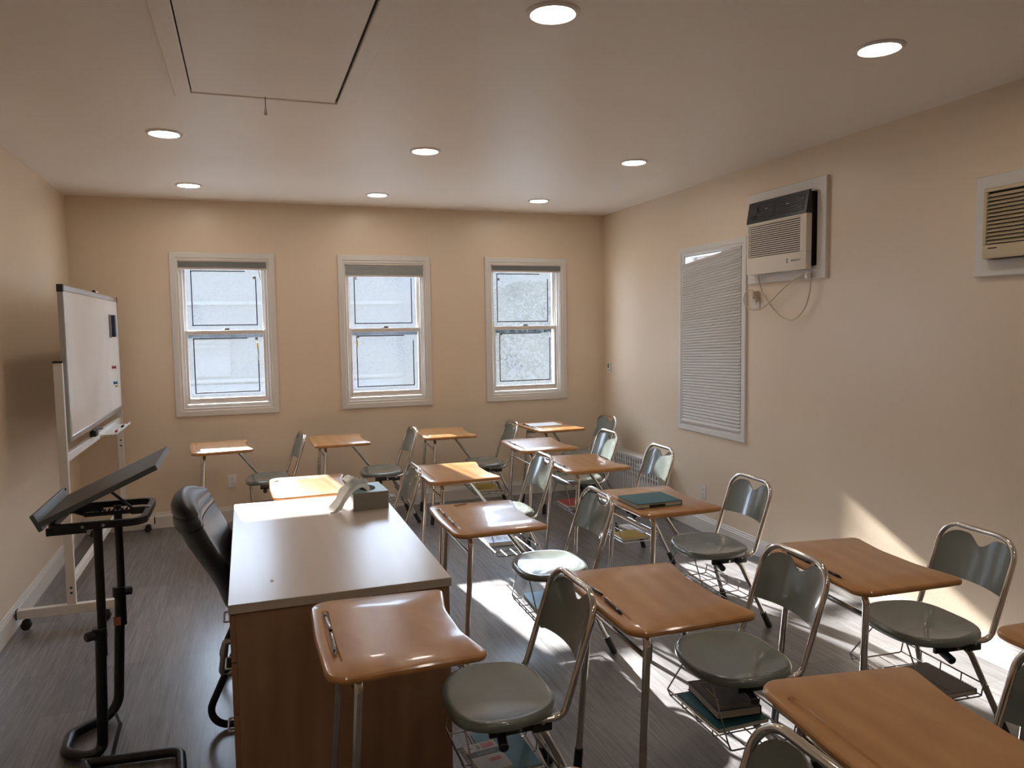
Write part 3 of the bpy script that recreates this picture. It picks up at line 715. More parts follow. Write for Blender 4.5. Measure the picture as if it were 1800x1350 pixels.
bx(bm, -0.036, -0.028, 0.058, 0.064, 0.0128, 0.0132); obj('numeral', bm, 'ink', sn, smooth=False)
bm = nb()
for i in range(7):
    x = -0.020 + i * 0.010; bx(bm, x, x + 0.0016, 0.013, 0.026, 0.0131, 0.0133); bx(bm, x, x + 0.005, 0.013 + (i % 3) * 0.005, 0.0146 + (i % 3) * 0.005, 0.0131, 0.0133)
obj('faint_letters', bm, 'paper', sn, smooth=False)
bm = nb()
for i in range(13):
    y = -0.078 + i * 0.013
    tube(bm, [Vector((-0.056 + math.cos(a) * 0.009, y + 0.002 * a / PI, 0.006 + math.sin(a) * 0.010)) for a in [2 * PI * q / 10 for q in range(10)]], 0.0011, 5, closed=True)
obj('spiral_binding', bm, 'wire', sn)
# grey journal
jn = book('journal', 'D9', 0.618, 0.020, BZ, 0.02, 0.190, 0.250, 0.022, 'grey_cover', 'grey journal with engraved title in the basket of the desk by the right wall', 'notebook')
bm = text_bm('Journal', 0.030, 0.0002); mt = Matrix.Rotation(PI * 0.5, 4, 'Z')
for v in bm.verts: v.co = mt @ v.co + Vector((-0.025, -0.055, 0.0221))
obj('title', bm, 'brown_band', jn, smooth=False)
bm = nb()
for i in range(20):
    y = -0.115 + i * 0.012
    tube(bm, [Vector((0.096 + math.cos(a) * 0.008, y, 0.011 + math.sin(a) * 0.012)) for a in [2 * PI * q / 8 for q in range(8)]], 0.0009, 4, closed=True)
obj('spiral_binding', bm, 'wire', jn)
book('notebook', 'Dm', 0.600, 0.165, BZ, -0.05, 0.180, 0.250, 0.026, 'sky_cover', 'light blue notebook in the basket below the sunlit seat', 'notebook')
nv = book('hardcover_book', 'B2', 0.575, 0.215, BZ, -0.06, 0.180, 0.255, 0.030, 'blue_slate', 'slate blue book with looping white lettering in a desk basket')
bm = nb(); rnd = random.Random(3)
for (xx, yy, s_) in ((-0.045, 0.0, 1.0), (0.0, 0.0, 1.25), (0.045, 0.0, 1.0)):
    pts = []
    for q in range(26):
        a = q / 25.0; pts.append(Vector((xx + 0.014 * s_ * math.sin(q * 1.25), -0.075 + 0.15 * a + 0.008 * math.cos(q * 1.9), 0.0303)))
    tube(bm, pts, 0.0016, 5)
obj('white_lettering', bm, 'paper', nv)
book('notebook', 'B4', 0.575, 0.010, BZ, 0.03, 0.190, 0.190, 0.014, 'yellow', 'yellow pad in the basket seen behind the sunlit chair back', 'notebook', soft=True)
pp = book('magazine', 'B4', 0.672, 0.140, BZ, 0.05, 0.075, 0.250, 0.012, 'paper', 'white magazine with red spots beside the yellow pad in a basket', 'magazine', soft=True)
bm = nb(); bx(bm, -0.012, 0.006, -0.05, -0.03, 0.0119, 0.0123); bx(bm, -0.02, -0.006, 0.05, 0.062, 0.0119, 0.0123); obj('red_spot', bm, 'rose', pp, smooth=False)
book('notebook', 'B3', 0.585, 0.180, BZ, 0.0, 0.165, 0.230, 0.016, 'red', 'bright red notebook in a desk basket in front of the radiator', 'notebook', soft=True)
book('notebook', 'A3', 0.605, 0.110, BZ, 0.0, 0.190, 0.260, 0.018, 'yellow', 'yellow notebook in a basket under the back row, below the middle window', 'notebook', soft=True)
book('notebook', 'A1', 0.592, 0.130, BZ, 0.0, 0.200, 0.270, 0.020, 'maroon', 'maroon notebook in the basket of the back left desk', 'notebook', soft=True)
tn = book('notebook', 'E', 0.150, -0.070, TOPZ + 0.0003, 0.02, 0.255, 0.215, 0.024, 'teal', 'teal zip notebook lying on top of a student desk', 'notebook')
bm = nb(); bx(bm, -0.06, 0.03, -0.110, -0.106, 0.006, 0.014, 0.001); obj('clasp', bm, 'pen_black', tn)
pa = nb(); bx(pa, -0.15, 0.15, -0.105, 0.105, 0, 0.0012); po = obj('paper_sheet', pa, 'paper', smooth=False); po.location = at('A4', 0.205, 0.100, TOPZ + 0.0003); po.rotation_euler = (0, 0, 0.02)
tag(po, 'white sheet of paper on the back right corner desk', 'paper')

# ================================================================== TEACHER DESK
TX0, TX1, TY0, TY1 = -0.090, 0.682, 2.645, 4.200
td = thing('teacher_desk', 'pale maple teacher desk with drawers and glossy flat top', 'desk', ((TX0 + TX1) / 2, (TY0 + TY1) / 2, 0))
ox, oy = td.location.x, td.location.y
A = lambda x: x - ox
B = lambda y: y - oy
bm = nb(); bx(bm, A(TX0), A(TX1), B(TY0), B(TY1), 0.708, 0.740, 0.0015, 1); obj('desktop', bm, 'tdesk', td, ang=25)
bm = nb(); bx(bm, A(TX0 + 0.022), A(TX1 - 0.006), B(TY0 + 0.012), B(TY0 + 0.032), 0.0, 0.7075, 0.001, 1); obj('end_panel', bm, 'tdesk_side', td, smooth=False)
bm = nb(); bx(bm, A(TX0 + 0.022), A(TX1 - 0.006), B(TY1 - 0.032), B(TY1 - 0.012), 0.0, 0.7075, 0.001, 1); obj('end_panel', bm, 'tdesk_side', td, smooth=False)
bm = nb(); bx(bm, A(TX1 - 0.046), A(TX1 - 0.026), B(TY0 + 0.0325), B(TY1 - 0.0325), 0.06, 0.7075); obj('modesty_panel', bm, 'tdesk_side', td, smooth=False)
bm = nb(); bx(bm, A(TX0 + 0.022), A(TX1 - 0.047), B(TY0 + 0.44), B(TY0 + 0.458), 0.0, 0.7075); bx(bm, A(TX0 + 0.03), A(TX1 - 0.047), B(TY0 + 0.0325), B(TY0 + 0.4395), 0.05, 0.068); obj('pedestal', bm, 'tdesk_side', td, smooth=False)
zs = [(0.070, 0.350), (0.354, 0.532), (0.536, 0.700)]
for a, b in zs:
    bm = nb(); bx(bm, A(TX0 + 0.003), A(TX0 + 0.0215), B(TY0 + 0.014), B(TY0 + 0.455), a, b, 0.001, 1); dr = obj('drawer', bm, 'tdesk_side', td, smooth=False)
    bm = nb(); zc = (a + b) / 2; yc = TY0 + 0.235
    tube(bm, fillet([(A(TX0 + 0.003), B(yc - 0.05), zc), (A(TX0 - 0.022), B(yc - 0.05), zc), (A(TX0 - 0.022), B(yc + 0.05), zc), (A(TX0 + 0.003), B(yc + 0.05), zc)], 0.008, 4), 0.004, 8); obj('handle', bm, 'alu', dr)
bm = nb(); tube(bm, [(A(0.058 + 0.005 * math.cos(a)), B(2.852 + 0.010 * math.sin(a)), 0.7403) for a in [2 * PI * q / 8 for q in range(8)]], 0.0016, 5, closed=True)
bx(bm, A(0.055), A(0.061), B(2.846), B(2.851), 0.740, 0.742); obj('edge_chip', bm, 'paper', td)
# tissue box
tb = thing('tissue_box', 'grey green tissue box with tissues spilling out on the teacher desk', 'tissue box', (0.560, 3.930, 0.7405), 0.05)
bm = nb(); bx(bm, -0.085, 0.095, -0.120, 0.120, 0.0, 0.088, 0.002, 1); obj('carton', bm, 'tissue_box', tb, ang=25)
bm = nb(); bx(bm, -0.0845, 0.0945, -0.1195, 0.1195, 0.088, 0.0888); tp = obj('printed_top', bm, 'tissue_top', tb, smooth=False)
bm = nb(); prism(bm, [Vector((0.005 + 0.045 * math.cos(2 * PI * k / 24), 0.078 * math.sin(2 * PI * k / 24))) for k in range(24)], 0.0889, 0.0896); obj('opening', bm, 'dark', tp, smooth=False)
def tissue_sheet(pts_rows, name='tissue'):
    bm = nb(); g = [[bm.verts.new(p) for p in r] for r in pts_rows]
    for i in range(len(g) - 1):
        for j in range(len(g[0]) - 1): bm.faces.new([g[i][j], g[i + 1][j], g[i + 1][j + 1], g[i][j + 1]])
    bmesh.ops.solidify(bm, geom=bm.faces[:], thickness=0.0012)
    return bm
rows = []
for i in range(19):
    s = i / 18.0
    cxp = [(0.010, 0.0, 0.090), (-0.005, -0.005, 0.120), (-0.050, -0.020, 0.128), (-0.105, -0.045, 0.095), (-0.140, -0.065, 0.045), (-0.175, -0.080, 0.008)]
    q = s * 5; a = min(int(q), 4); f = q - a; p = Vector(cxp[a]).lerp(Vector(cxp[a + 1]), f); wd_ = 0.035 + 0.055 * math.sin(PI * min(1, s * 0.75 + 0.15))
    r = []
    for j in range(15):
        v = -1 + 2 * j / 14.0
        r.append(Vector((p.x + 0.022 * math.sin(6 * v + 4 * s) * (0.4 + s), p.y + v * wd_, max(0.003, p.z - 0.034 * v * v * (1 - s * 0.6) + 0.017 * math.sin(8 * v + 6 * s) + 0.006 * math.sin(19 * v - 9 * s)))))
    rows.append(r)
obj('tissue', tissue_sheet(rows), 'tissue', tb, ang=80)
rows = []
for i in range(11):
    s = i / 10.0; r = []
    for j in range(11):
        v = -1 + 2 * j / 10.0
        r.append(Vector((-0.035 - 0.06 * s + 0.012 * math.sin(6 * v), 0.045 + v * (0.03 + 0.03 * s), 0.095 + 0.045 * math.sin(PI * (0.2 + 0.55 * s)) + 0.010 * math.sin(8 * v + 4 * s))))
    rows.append(r)
obj('tissue', tissue_sheet(rows), 'tissue', tb, ang=80)

# ================================================================== OFFICE CHAIR
oc = thing('guest_chair', 'black leather sled base chair tucked at the teacher desk', 'chair', (-0.012, 3.550, 0), -0.05)
def pad_rings(path, widths, thick, n=28, e=2.6):
    rings = []; m = len(path)
    for i, p in enumerate(path):
        p = Vector(p); a = Vector(path[max(0, i - 1)]); b = Vector(path[min(m - 1, i + 1)]); t = (b - a).normalized(); nr = Vector((t.z, 0, -t.x))
        r = []
        for k in range(n):
            an = 2 * PI * k / n; c, s = math.cos(an), math.sin(an)
            u = math.copysign(abs(c) ** (2 / e), c); v = math.copysign(abs(s) ** (2 / e), s)
            r.append(p + Vector((0, u * widths[i], 0)) + nr * (v * thick[i] + 0.060 * (abs(u) ** 2) * (widths[i] / 0.27)))
        rings.append(r)
    return rings
path = [(-0.070, 0, 0.43), (-0.083, 0, 0.47), (-0.105, 0, 0.55), (-0.135, 0, 0.62), (-0.175, 0, 0.69), (-0.215, 0, 0.765), (-0.240, 0, 0.82)]
bm = nb(); loft(bm, pad_rings(path, [0.20, 0.225, 0.24, 0.25, 0.262, 0.270, 0.270], [0.03, 0.040, 0.046, 0.050, 0.052, 0.054, 0.052])); bk = obj('backrest', bm, 'leather', oc, ang=60)
path = [(-0.240, 0, 0.815), (-0.246, 0, 0.824), (-0.254, 0, 0.850), (-0.260, 0, 0.874), (-0.262, 0, 0.882)]
bm = nb(); loft(bm, pad_rings(path, [0.262, 0.268, 0.268, 0.262, 0.254], [0.046, 0.054, 0.060, 0.055, 0.046])); obj('bolster', bm, 'leather', bk, ang=60)
path = [(-0.262, 0, 0.880), (-0.263, 0, 0.888), (-0.264, 0, 0.915), (-0.260, 0, 0.940), (-0.255, 0, 0.955), (-0.250, 0, 0.962)]
bm = nb(); loft(bm, pad_rings(path, [0.250, 0.255, 0.245, 0.215, 0.165, 0.09], [0.046, 0.054, 0.056, 0.046, 0.030, 0.012])); obj('bolster', bm, 'leather', bk, ang=60)
bm = nb(); bx(bm, -0.06, 0.42, -0.26, 0.26, 0.385, 0.485, 0.035, 4); obj('seat', bm, 'leather', oc, ang=60)
for s in (-1, 1):
    y = s * 0.285
    bm = nb(); tube(bm, fillet([(-0.055, y, 0.345), (-0.205, y, 0.018), (0.42, y, 0.018), (0.36, y, 0.40), (0.05, y, 0.40)], [0, 0.07, 0.07, 0.07, 0], 8), 0.015, 12); obj('sled_tube', bm, 'black', oc)
    bm = nb(); o2 = [(-0.118, 0.240), (-0.070, 0.240), (-0.045, 0.372), (-0.100, 0.372)]
    ring = [Vector((p.x, y, p.y)) for p in fillet([(a, b, 0) for a, b in o2], 0.012, 4, True)]
    tube(bm, ring, 0.015, 8, closed=True); obj('side_bracket', bm, 'alu', oc)
bm = nb(); cyl(bm, (-0.07, -0.285, 0.36), (-0.07, 0.285, 0.36), 0.012, 10); cyl(bm, (0.30, -0.285, 0.388), (0.30, 0.285, 0.388), 0.012, 10); obj('cross_tube', bm, 'black', oc)

# ================================================================== TILT-TOP LECTERN
lc = thing('tilt_top_stand', 'black rolling overbed style stand with a tilted reading top', 'lectern', (-0.575, 3.380, 0))
ox, oy = lc.location.x, lc.location.y
def Q(x, y, z): return Vector((x - ox, y - oy, z))
# tilted top
lo = Vector((-0.742, 0, 0.965)); hi = Vector((-0.346, 0, 1.148)); d = (hi - lo).normalized(); nn = Vector((-d.z, 0, d.x)); LL = (hi - lo).length
mt = Matrix(((d.x, 0, nn.x, lo.x - ox), (0, 1, 0, 3.400 - oy), (d.z, 0, nn.z, lo.z), (0, 0, 0, 1)))
bm = nb(); bx(bm, 0, LL, -0.25, 0.25, -0.020, 0.0, 0.002, 1, mtx=mt); tp = obj('reading_top', bm, 'board_ps', lc, ang=25)
bm = nb(); bx(bm, LL, LL + 0.003, -0.25, 0.25, -0.020, 0.0, mtx=mt); bx(bm, -0.0, LL, -0.2525, -0.25, -0.020, 0.0, mtx=mt); obj('edge_band', bm, 'edge_ps', tp, smooth=False)
bm = nb(); bx(bm, -0.016, 0.0, -0.25, 0.25, -0.034, 0.034, 0.003, mtx=mt); obj('ledge', bm, 'edge_ps', tp, ang=25)
bm = nb(); bx(bm, 0.10, 0.32, -0.05, -0.02, -0.034, -0.0205, 0.002, mtx=mt); bx(bm, 0.10, 0.32, 0.06, 0.09, -0.034, -0.0205, 0.002, mtx=mt); obj('bracket', bm, 'steel', tp)
# flat ring frame
FZ = 0.935
outer = rrect(-0.735, -0.392, 3.205, 3.610, 0.06, 7); bm = nb()
no = len(outer)
def ringstrip(bm, o, w, z0, z1, f):
    i = offset2(o, -w); n = len(o)
    vo0 = [bm.verts.new(f(p.x, p.y, z0)) for p in o]; vo1 = [bm.verts.new(f(p.x, p.y, z1)) for p in o]
    vi0 = [bm.verts.new(f(p.x, p.y, z0)) for p in i]; vi1 = [bm.verts.new(f(p.x, p.y, z1)) for p in i]
    for k in range(n):
        j = (k + 1) % n
        bm.faces.new([vo0[k], vo0[j], vo1[j], vo1[k]]); bm.faces.new([vi0[j], vi0[k], vi1[k], vi1[j]]); bm.faces.new([vo1[k], vo1[j], vi1[j], vi1[k]]); bm.faces.new([vo0[j], vo0[k], vi0[k], vi0[j]])
ringstrip(bm, outer, 0.022, FZ - 0.026, FZ, Q)
bx(bm, -0.735 - ox, -0.60 - ox, 3.215 - oy, 3.232 - oy, FZ - 0.040, FZ - 0.012); bx(bm, -0.735 - ox, -0.60 - ox, 3.585 - oy, 3.602 - oy, FZ - 0.040, FZ - 0.012)
fr = obj('support_ring', bm, 'black', lc, ang=30)
bm = nb(); cyl(bm, Q(-0.610, 3.2045, FZ - 0.013), Q(-0.610, 3.2015, FZ - 0.013), 0.006, 10); cyl(bm, Q(-0.54, 3.2045, FZ - 0.013), Q(-0.54, 3.2015, FZ - 0.013), 0.006, 10); obj('screw', bm, 'alu', fr)
# tilt ratchet
bm = nb(); bx(bm, -0.640 - ox, -0.430 - ox, 3.40 - oy, 3.425 - oy, FZ - 0.020, FZ - 0.004, 0.002)
for k in range(9):
    x = -0.60 + k * 0.016; tube(bm, [Q(x, 3.4125, FZ - 0.006), Q(x + 0.006, 3.4125, FZ + 0.008)], [0.006, 0.001], 6)
tube(bm, [Q(-0.455, 3.412, FZ - 0.01), Q(-0.56, 3.412, FZ + 0.094)], 0.006, 8); tube(bm, [Q(-0.64, 3.412, FZ - 0.01), Q(-0.735, 3.412, FZ + 0.028)], 0.008, 8)
bx(bm, -0.47 - ox, -0.40 - ox, 3.398 - oy, 3.427 - oy, FZ - 0.024, FZ + 0.004, 0.003); obj('tilt_ratchet', bm, 'steel', lc)
# telescoping posts, both running into one looped floor tube
PN = (-0.590, 3.235); PF = (-0.565, 3.560)
for (px, py, tx) in ((PN[0], PN[1], -0.565), (PF[0], PF[1], -0.542)):
    bm = nb(); tube(bm, [Q(px + 0.02, py, 0.40), Q(tx, py, FZ - 0.014)], 0.0165, 14); obj('inner_post', bm, 'black', lc)
bm = nb()
tube(bm, fillet([Q(PN[0] + 0.015, PN[1], 0.50), Q(PN[0], PN[1], 0.024), Q(-0.63, 3.190, 0.024), Q(-0.725, 3.255, 0.024), Q(-0.735, 3.400, 0.024), Q(PF[0] - 0.012, PF[1] - 0.015, 0.024), Q(PF[0] + 0.015, PF[1], 0.55)], [0, 0.05, 0.05, 0.06, 0.07, 0.08, 0], 9), 0.0205, 14)
obj('base_tube', bm, 'black', lc)
bm = nb(); tube(bm, fillet([Q(-0.650, 3.150, 0.022), Q(-0.30, 3.115, 0.022), Q(-0.27, 2.80, 0.022), Q(-0.52, 2.74, 0.022), Q(-0.640, 3.150, 0.022)], [0, 0.05, 0.05, 0.05, 0], 7), 0.0185, 12); obj('foot_tube', bm, 'black', lc)
bm = nb(); tube(bm, fillet([Q(-0.555, 3.36, 0.10), Q(-0.535, 3.300, 0.085), Q(-0.545, 3.15, 0.03)], 0.02), 0.008, 8); obj('brace_rod', bm, 'steel', lc)
for (px, py, z, dx, dy) in ((PN[0] + 0.012, PN[1], 0.50, -0.03, -0.022), (PF[0] + 0.012, PF[1], 0.555, 0.035, 0.0)):
    bm = nb(); cyl(bm, Q(px, py, z - 0.032), Q(px, py, z + 0.014), 0.027, 18, bev=0.004); k_ = obj('collar', bm, 'black', lc)
    bm = nb(); c = Q(px, py, z - 0.01); cyl(bm, c + Vector((dx, dy, 0)) * 0.6, c + Vector((dx, dy, 0)) * 1.45, 0.019, 8, bev=0.004); obj('clamp_knob', bm, 'black', k_)
bm = nb(); bx(bm, PF[0] - 0.012 - ox, PF[0] + 0.016 - ox, PF[1] - 0.0245 - oy, PF[1] - 0.0195 - oy, 0.405, 0.442); obj('price_sticker', bm, 'sticker', lc, smooth=False)

# ================================================================== ROLLING WHITEBOARD
wb = thing('rolling_whiteboard', 'white framed whiteboard on a castered stand along the left wall', 'whiteboard', (-1.03, 5.80, 0))
ox, oy = wb.location.x, wb.location.y
XF = -0.952; XBk = -0.980; BY0, BY1, BZ0, BZ1 = 4.845, 6.770, 1.035, 1.925
bm = nb(); bx(bm, XBk + 0.002 - ox, XF - 0.004 - ox, BY0 + 0.02 - oy, BY1 - 0.02 - oy, BZ0 + 0.02, BZ1 - 0.02); bd = obj('board', bm, 'wb', wb, smooth=False)
bm = nb(); fnb = lambda u, d_, z: Vector((XBk - 0.001 + d_ - ox, u - oy, z))
ring_frame(bm, BY0, BY1, BZ0, BZ1, 0.034, 0.0, 0.030, fnb, step=False); obj('aluminium_frame', bm, 'alu', bd, ang=25)
bm = nb(); bx(bm, XBk - 0.003 - ox, XF + 0.002 - ox, BY0 - 0.003 - oy, BY0 + 0.03 - oy, BZ1 - 0.04, BZ1 + 0.003, 0.002); bx(bm, XBk - 0.003 - ox, XF + 0.002 - ox, BY1 - 0.03 - oy, BY1 + 0.003 - oy, BZ1 - 0.04, BZ1 + 0.003, 0.002); obj('corner_cap', bm, 'steel', bd)
for py in (4.800, 6.812):
    bm = nb(); bx(bm, -1.010 - ox, -0.965 - ox, py - 0.014 - oy, py + 0.014 - oy, 0.11, 1.492, 0.002, 1); ps = obj('post', bm, 'wbwhite', wb, ang=25)
    bm = nb(); bx(bm, -1.012 - ox, -0.963 - ox, py - 0.016 - oy, py + 0.016 - oy, 1.487, 1.500, 0.003); obj('end_cap', bm, 'rubber', ps)
    for zz in (0.78, 0.735, 0.215, 0.185):
        bm = nb(); cyl(bm, (-0.985 - ox, py - 0.014 - oy, zz), (-0.985 - ox, py - 0.017 - oy, zz), 0.007, 10); obj('bolt', bm, 'steel', ps)
    bm = nb(); bx(bm, -1.258 - ox, -0.770 - ox, py - 0.020 - oy, py + 0.020 - oy, 0.068, 0.118, 0.002, 1); ft = obj('foot', bm, 'wbwhite', wb, ang=25)
    bm = nb(); bx(bm, -1.264 - ox, -1.2575 - ox, py - 0.021 - oy, py + 0.021 - oy, 0.066, 0.120, 0.002); bx(bm, -0.7705 - ox, -0.764 - ox, py - 0.021 - oy, py + 0.021 - oy, 0.066, 0.120, 0.002); obj('end_cap', bm, 'rubber', ft)
    for cx_ in (-1.215, -0.815):
        bm = nb(); cyl(bm, (cx_ - ox, py - oy, 0.068), (cx_ - ox, py - oy, 0.052), 0.010, 10)
        bx(bm, cx_ - 0.022 - ox, cx_ + 0.018 - ox, py - 0.018 - oy, py + 0.018 - oy, 0.030, 0.056, 0.006)
        for s in (-1, 1): cyl(bm, (cx_ - 0.004 - ox, py + s * 0.006 - oy, 0.0255), (cx_ - 0.004 - ox, py + s * 0.019 - oy, 0.0255), 0.0255, 18, bev=0.004)
        obj('caster', bm, 'rubber', wb)
for z in (0.945, 0.245):
    bm = nb(); bx(bm, -1.000 - ox, -0.975 - ox, 4.814 - oy, 6.798 - oy, z - 0.024, z + 0.024, 0.002, 1); obj('crossbar', bm, 'wbwhite', wb, ang=25)
bm = nb(); bx(bm, -0.975 - ox, -0.868 - ox, 5.86 - oy, 6.50 - oy, 0.940, 0.944); bx(bm, -0.872 - ox, -0.868 - ox, 5.86 - oy, 6.50 - oy, 0.940, 0.958); bx(bm, -0.976 - ox, -0.9735 - ox, 5.86 - oy, 6.50 - oy, 0.925, 0.968); obj('marker_tray', bm, 'wbwhite', wb, smooth=False)
bm = nb(); bx(bm, -0.985 - ox, -0.945 - ox, 5.55 - oy, 5.63 - oy, 0.972, 1.010, 0.006); tube(bm, [Vector((-0.955 - ox, 5.50 - oy, 1.018)), Vector((-0.945 - ox, 5.60 - oy, 1.022)), Vector((-0.935 - ox, 5.70 - oy, 1.012))], 0.007, 8); obj('tilt_lock', bm, 'rubber', wb)
def marker(loc, rz, cap, label, ln=0.130):
    t = thing('marker', label, 'marker', loc, rz, 'dry erase markers at the whiteboard')
    bm = nb(); tube(bm, [(-ln / 2, 0, 0), (-ln / 2 + 0.002, 0, 0), (ln / 2 - 0.045, 0, 0)], [0.007, 0.0085, 0.0085], 12); obj('barrel', bm, 'pen_white', t)
    bm = nb(); tube(bm, [(ln / 2 - 0.0448, 0, 0), (ln / 2 - 0.002, 0, 0), (ln / 2, 0, 0)], [0.0093, 0.0093, 0.007], 12); obj('cap', bm, cap, t)
    return t
marker((-0.888, 6.02, 0.9530), -HP, 'red', 'red capped marker in the whiteboard tray')
marker((-0.888, 6.30, 0.9530), -HP, 'pen_black', 'black capped marker in the whiteboard tray')
marker((-0.966, 5.92, BZ1 + 0.0090), -HP, 'pen_black', 'white marker lying on the top edge of the whiteboard')
er = thing('board_eraser', 'dark navy eraser stuck high on the whiteboard', 'eraser', (XF - 0.0035, 6.39, 1.70))
bm = nb(); bx(bm, 0, 0.014, -0.035, 0.035, -0.085, 0.085, 0.002); obj('felt', bm, 'sensor', er)
bm = nb(); bx(bm, 0.014, 0.038, -0.030, 0.030, -0.082, 0.082, 0.004); obj('grip', bm, 'eraser', er)
for (y, z, mm, lb) in ((6.39, 1.390, 'mag_red', 'red push magnet on the whiteboard'), (6.42, 1.270, 'mag_blue', 'blue push magnet on the whiteboard, below the red one'), (6.49, 1.240, 'mag_yellow', 'small yellow magnet lowest on the whiteboard')):
    bm = nb(); s = 0.6 if mm == 'mag_yellow' else 1.0
    tube(bm, [(XF - 0.004, y, z), (XF + 0.001, y, z), (XF + 0.008 * s, y, z), (XF + 0.016 * s, y, z), (XF + 0.022 * s, y, z)], [0.012 * s, 0.014 * s, 0.007 * s, 0.012 * s, 0.013 * s], 14)
    tag(obj('push_magnet', bm, mm), lb, 'magnet', 'magnets on the whiteboard')

# ================================================================== SHADES
def rolled_shade(i, zt, zb, label, slack):
    a, b = ops[i][0] + 0.004, ops[i][1] - 0.004
    t = thing('cellular_shade', label, 'window shade', ((a + b) / 2, D - 0.002, zt), 0, 'gathered shades of the back windows')
    h = (b - a) / 2; ht = zt - zb
    bm = nb(); bx(bm, -h, h, -0.026, 0.020, -0.016, 0.0, 0.002); obj('head_rail', bm, 'shade_rail', t)
    bm = nb(); n = 9
    for k in range(n):
        z1 = -0.0165 - (ht - 0.032) * k / n; z0 = -0.0165 - (ht - 0.032) * (k + 1) / n
        loft(bm, [[Vector((x, -0.024, (z0 + z1) / 2)), Vector((x, -0.016, z1)), Vector((x, 0.012, z1)), Vector((x, 0.018, (z0 + z1) / 2)), Vector((x, 0.012, z0)), Vector((x, -0.016, z0))] for x in (-h + 0.004, h - 0.004)])
    obj('gathered_cloth', bm, 'shade', t, smooth=False)
    bm = nb(); bx(bm, -h + 0.002, h - 0.002, -0.024, 0.018, -ht, -ht + 0.015, 0.003); obj('bottom_rail', bm, 'shade_rail', t)
    bm = nb(); tube(bm, fillet([(h - 0.04, -0.022, -ht), (h - 0.03, -0.026, -ht - 0.04), (h - 0.018, -0.022, -ht)], 0.008, 4), 0.0014, 6)
    if slack: tube(bm, [(h - 0.07, -0.024, -ht), (h - 0.055, -0.03, -ht - 0.09)], 0.004, 6)
    obj('lift_cord', bm, 'cord', t)
    return t
rolled_shade(0, ops[0][3] - 0.004, 2.168, 'grey shade gathered at the top of the left back window', True)
rolled_shade(1, ops[1][3] - 0.016, 2.118, 'grey shade gathered at the top of the middle back window, hanging lowest', False)
rolled_shade(2, ops[2][3] - 0.004, 2.172, 'grey shade gathered at the top of the right back window', False)
sh = thing('pleated_shade', 'grey pleated shade drawn down crooked over the right wall window', 'window shade', (RX(5.01), 5.01, 1.5))
ox, oy, oz = sh.location
ya, yb = W4[0] + 0.0575, W4[1] - 0.060; zbot = 0.852; ztn, ztf = 2.210, 2.132
npl = 58
def shade_z(f, u):
    zt = ztn + (ztf - ztn) * u
    return zbot + 0.016 + (zt - 0.032 - zbot) * f ** 0.94
def shade_sheet(front):
    bm = nb(); g0 = []
    for k in range(2 * npl + 1):
        f = k / (2 * npl)
        if front: xo = -0.006 if k % 2 else -0.022
        else: xo = -0.002 if k % 2 else 0.012
        r = []
        for j in range(9):
            u = j / 8; y = ya + (yb - ya) * u
            r.append(bm.verts.new((xo + RX(y) - ox, y - oy, shade_z(f, u) - oz)))
        g0.append(r)
    for i in range(len(g0) - 1):
        for j in range(8): bm.faces.new([g0[i][j], g0[i][j + 1], g0[i + 1][j + 1], g0[i + 1][j]])
    return bm
obj('pleated_cloth', shade_sheet(True), 'pleat', sh, smooth=False)
obj('backing_cloth', shade_sheet(False), 'pleat', sh, smooth=False)
bm = nb()
for k in range(npl):
    f0, f1, f2 = (2 * k) / (2 * npl), (2 * k + 1) / (2 * npl), (2 * k + 2) / (2 * npl)
    fm0, fm2 = f0 * 0.9 + f1 * 0.1, f2 * 0.9 + f1 * 0.1
    loft(bm, [[Vector((RX(y) + dx - ox, y - oy, shade_z(f, 0) - oz)) for dx, f in ((-0.0215, fm0), (0.011, fm0), (-0.0025, f1), (0.011, fm2), (-0.0215, fm2), (-0.0065, f1))] for y in (ya - 0.0012, ya - 0.0002)])
obj('cell_end_shade', bm, 'dark', sh, smooth=False)  # black plates stand in for the shade inside the hollow cells
bm = nb(); loft(bm, [[Vector((RX(y) - ox + dx, y - oy, z - oz + dz)) for dx, dz in ((-0.022, 0), (0.002, 0), (0.002, 0.016), (-0.022, 0.016))] for y, z in ((ya, ztn - 0.016), (yb, ztf - 0.016))]); obj('head_rail', bm, 'shade_rail', sh, smooth=False)
bm = nb(); bx(bm, -0.024, 0.001, ya - oy, yb - oy, zbot - oz, zbot + 0.016 - oz, 0.003); obj('bottom_rail', bm, 'shade_rail', sh)
bm = nb(); tube(bm, fillet([(-0.02, ya - oy + 0.012, 1.4 - oz), (-0.032, ya - oy - 0.008, 1.38 - oz), (-0.030, ya - oy + 0.006, 1.34 - oz)], 0.01), 0.0022, 6); obj('cord_loop', bm, 'cord', sh)

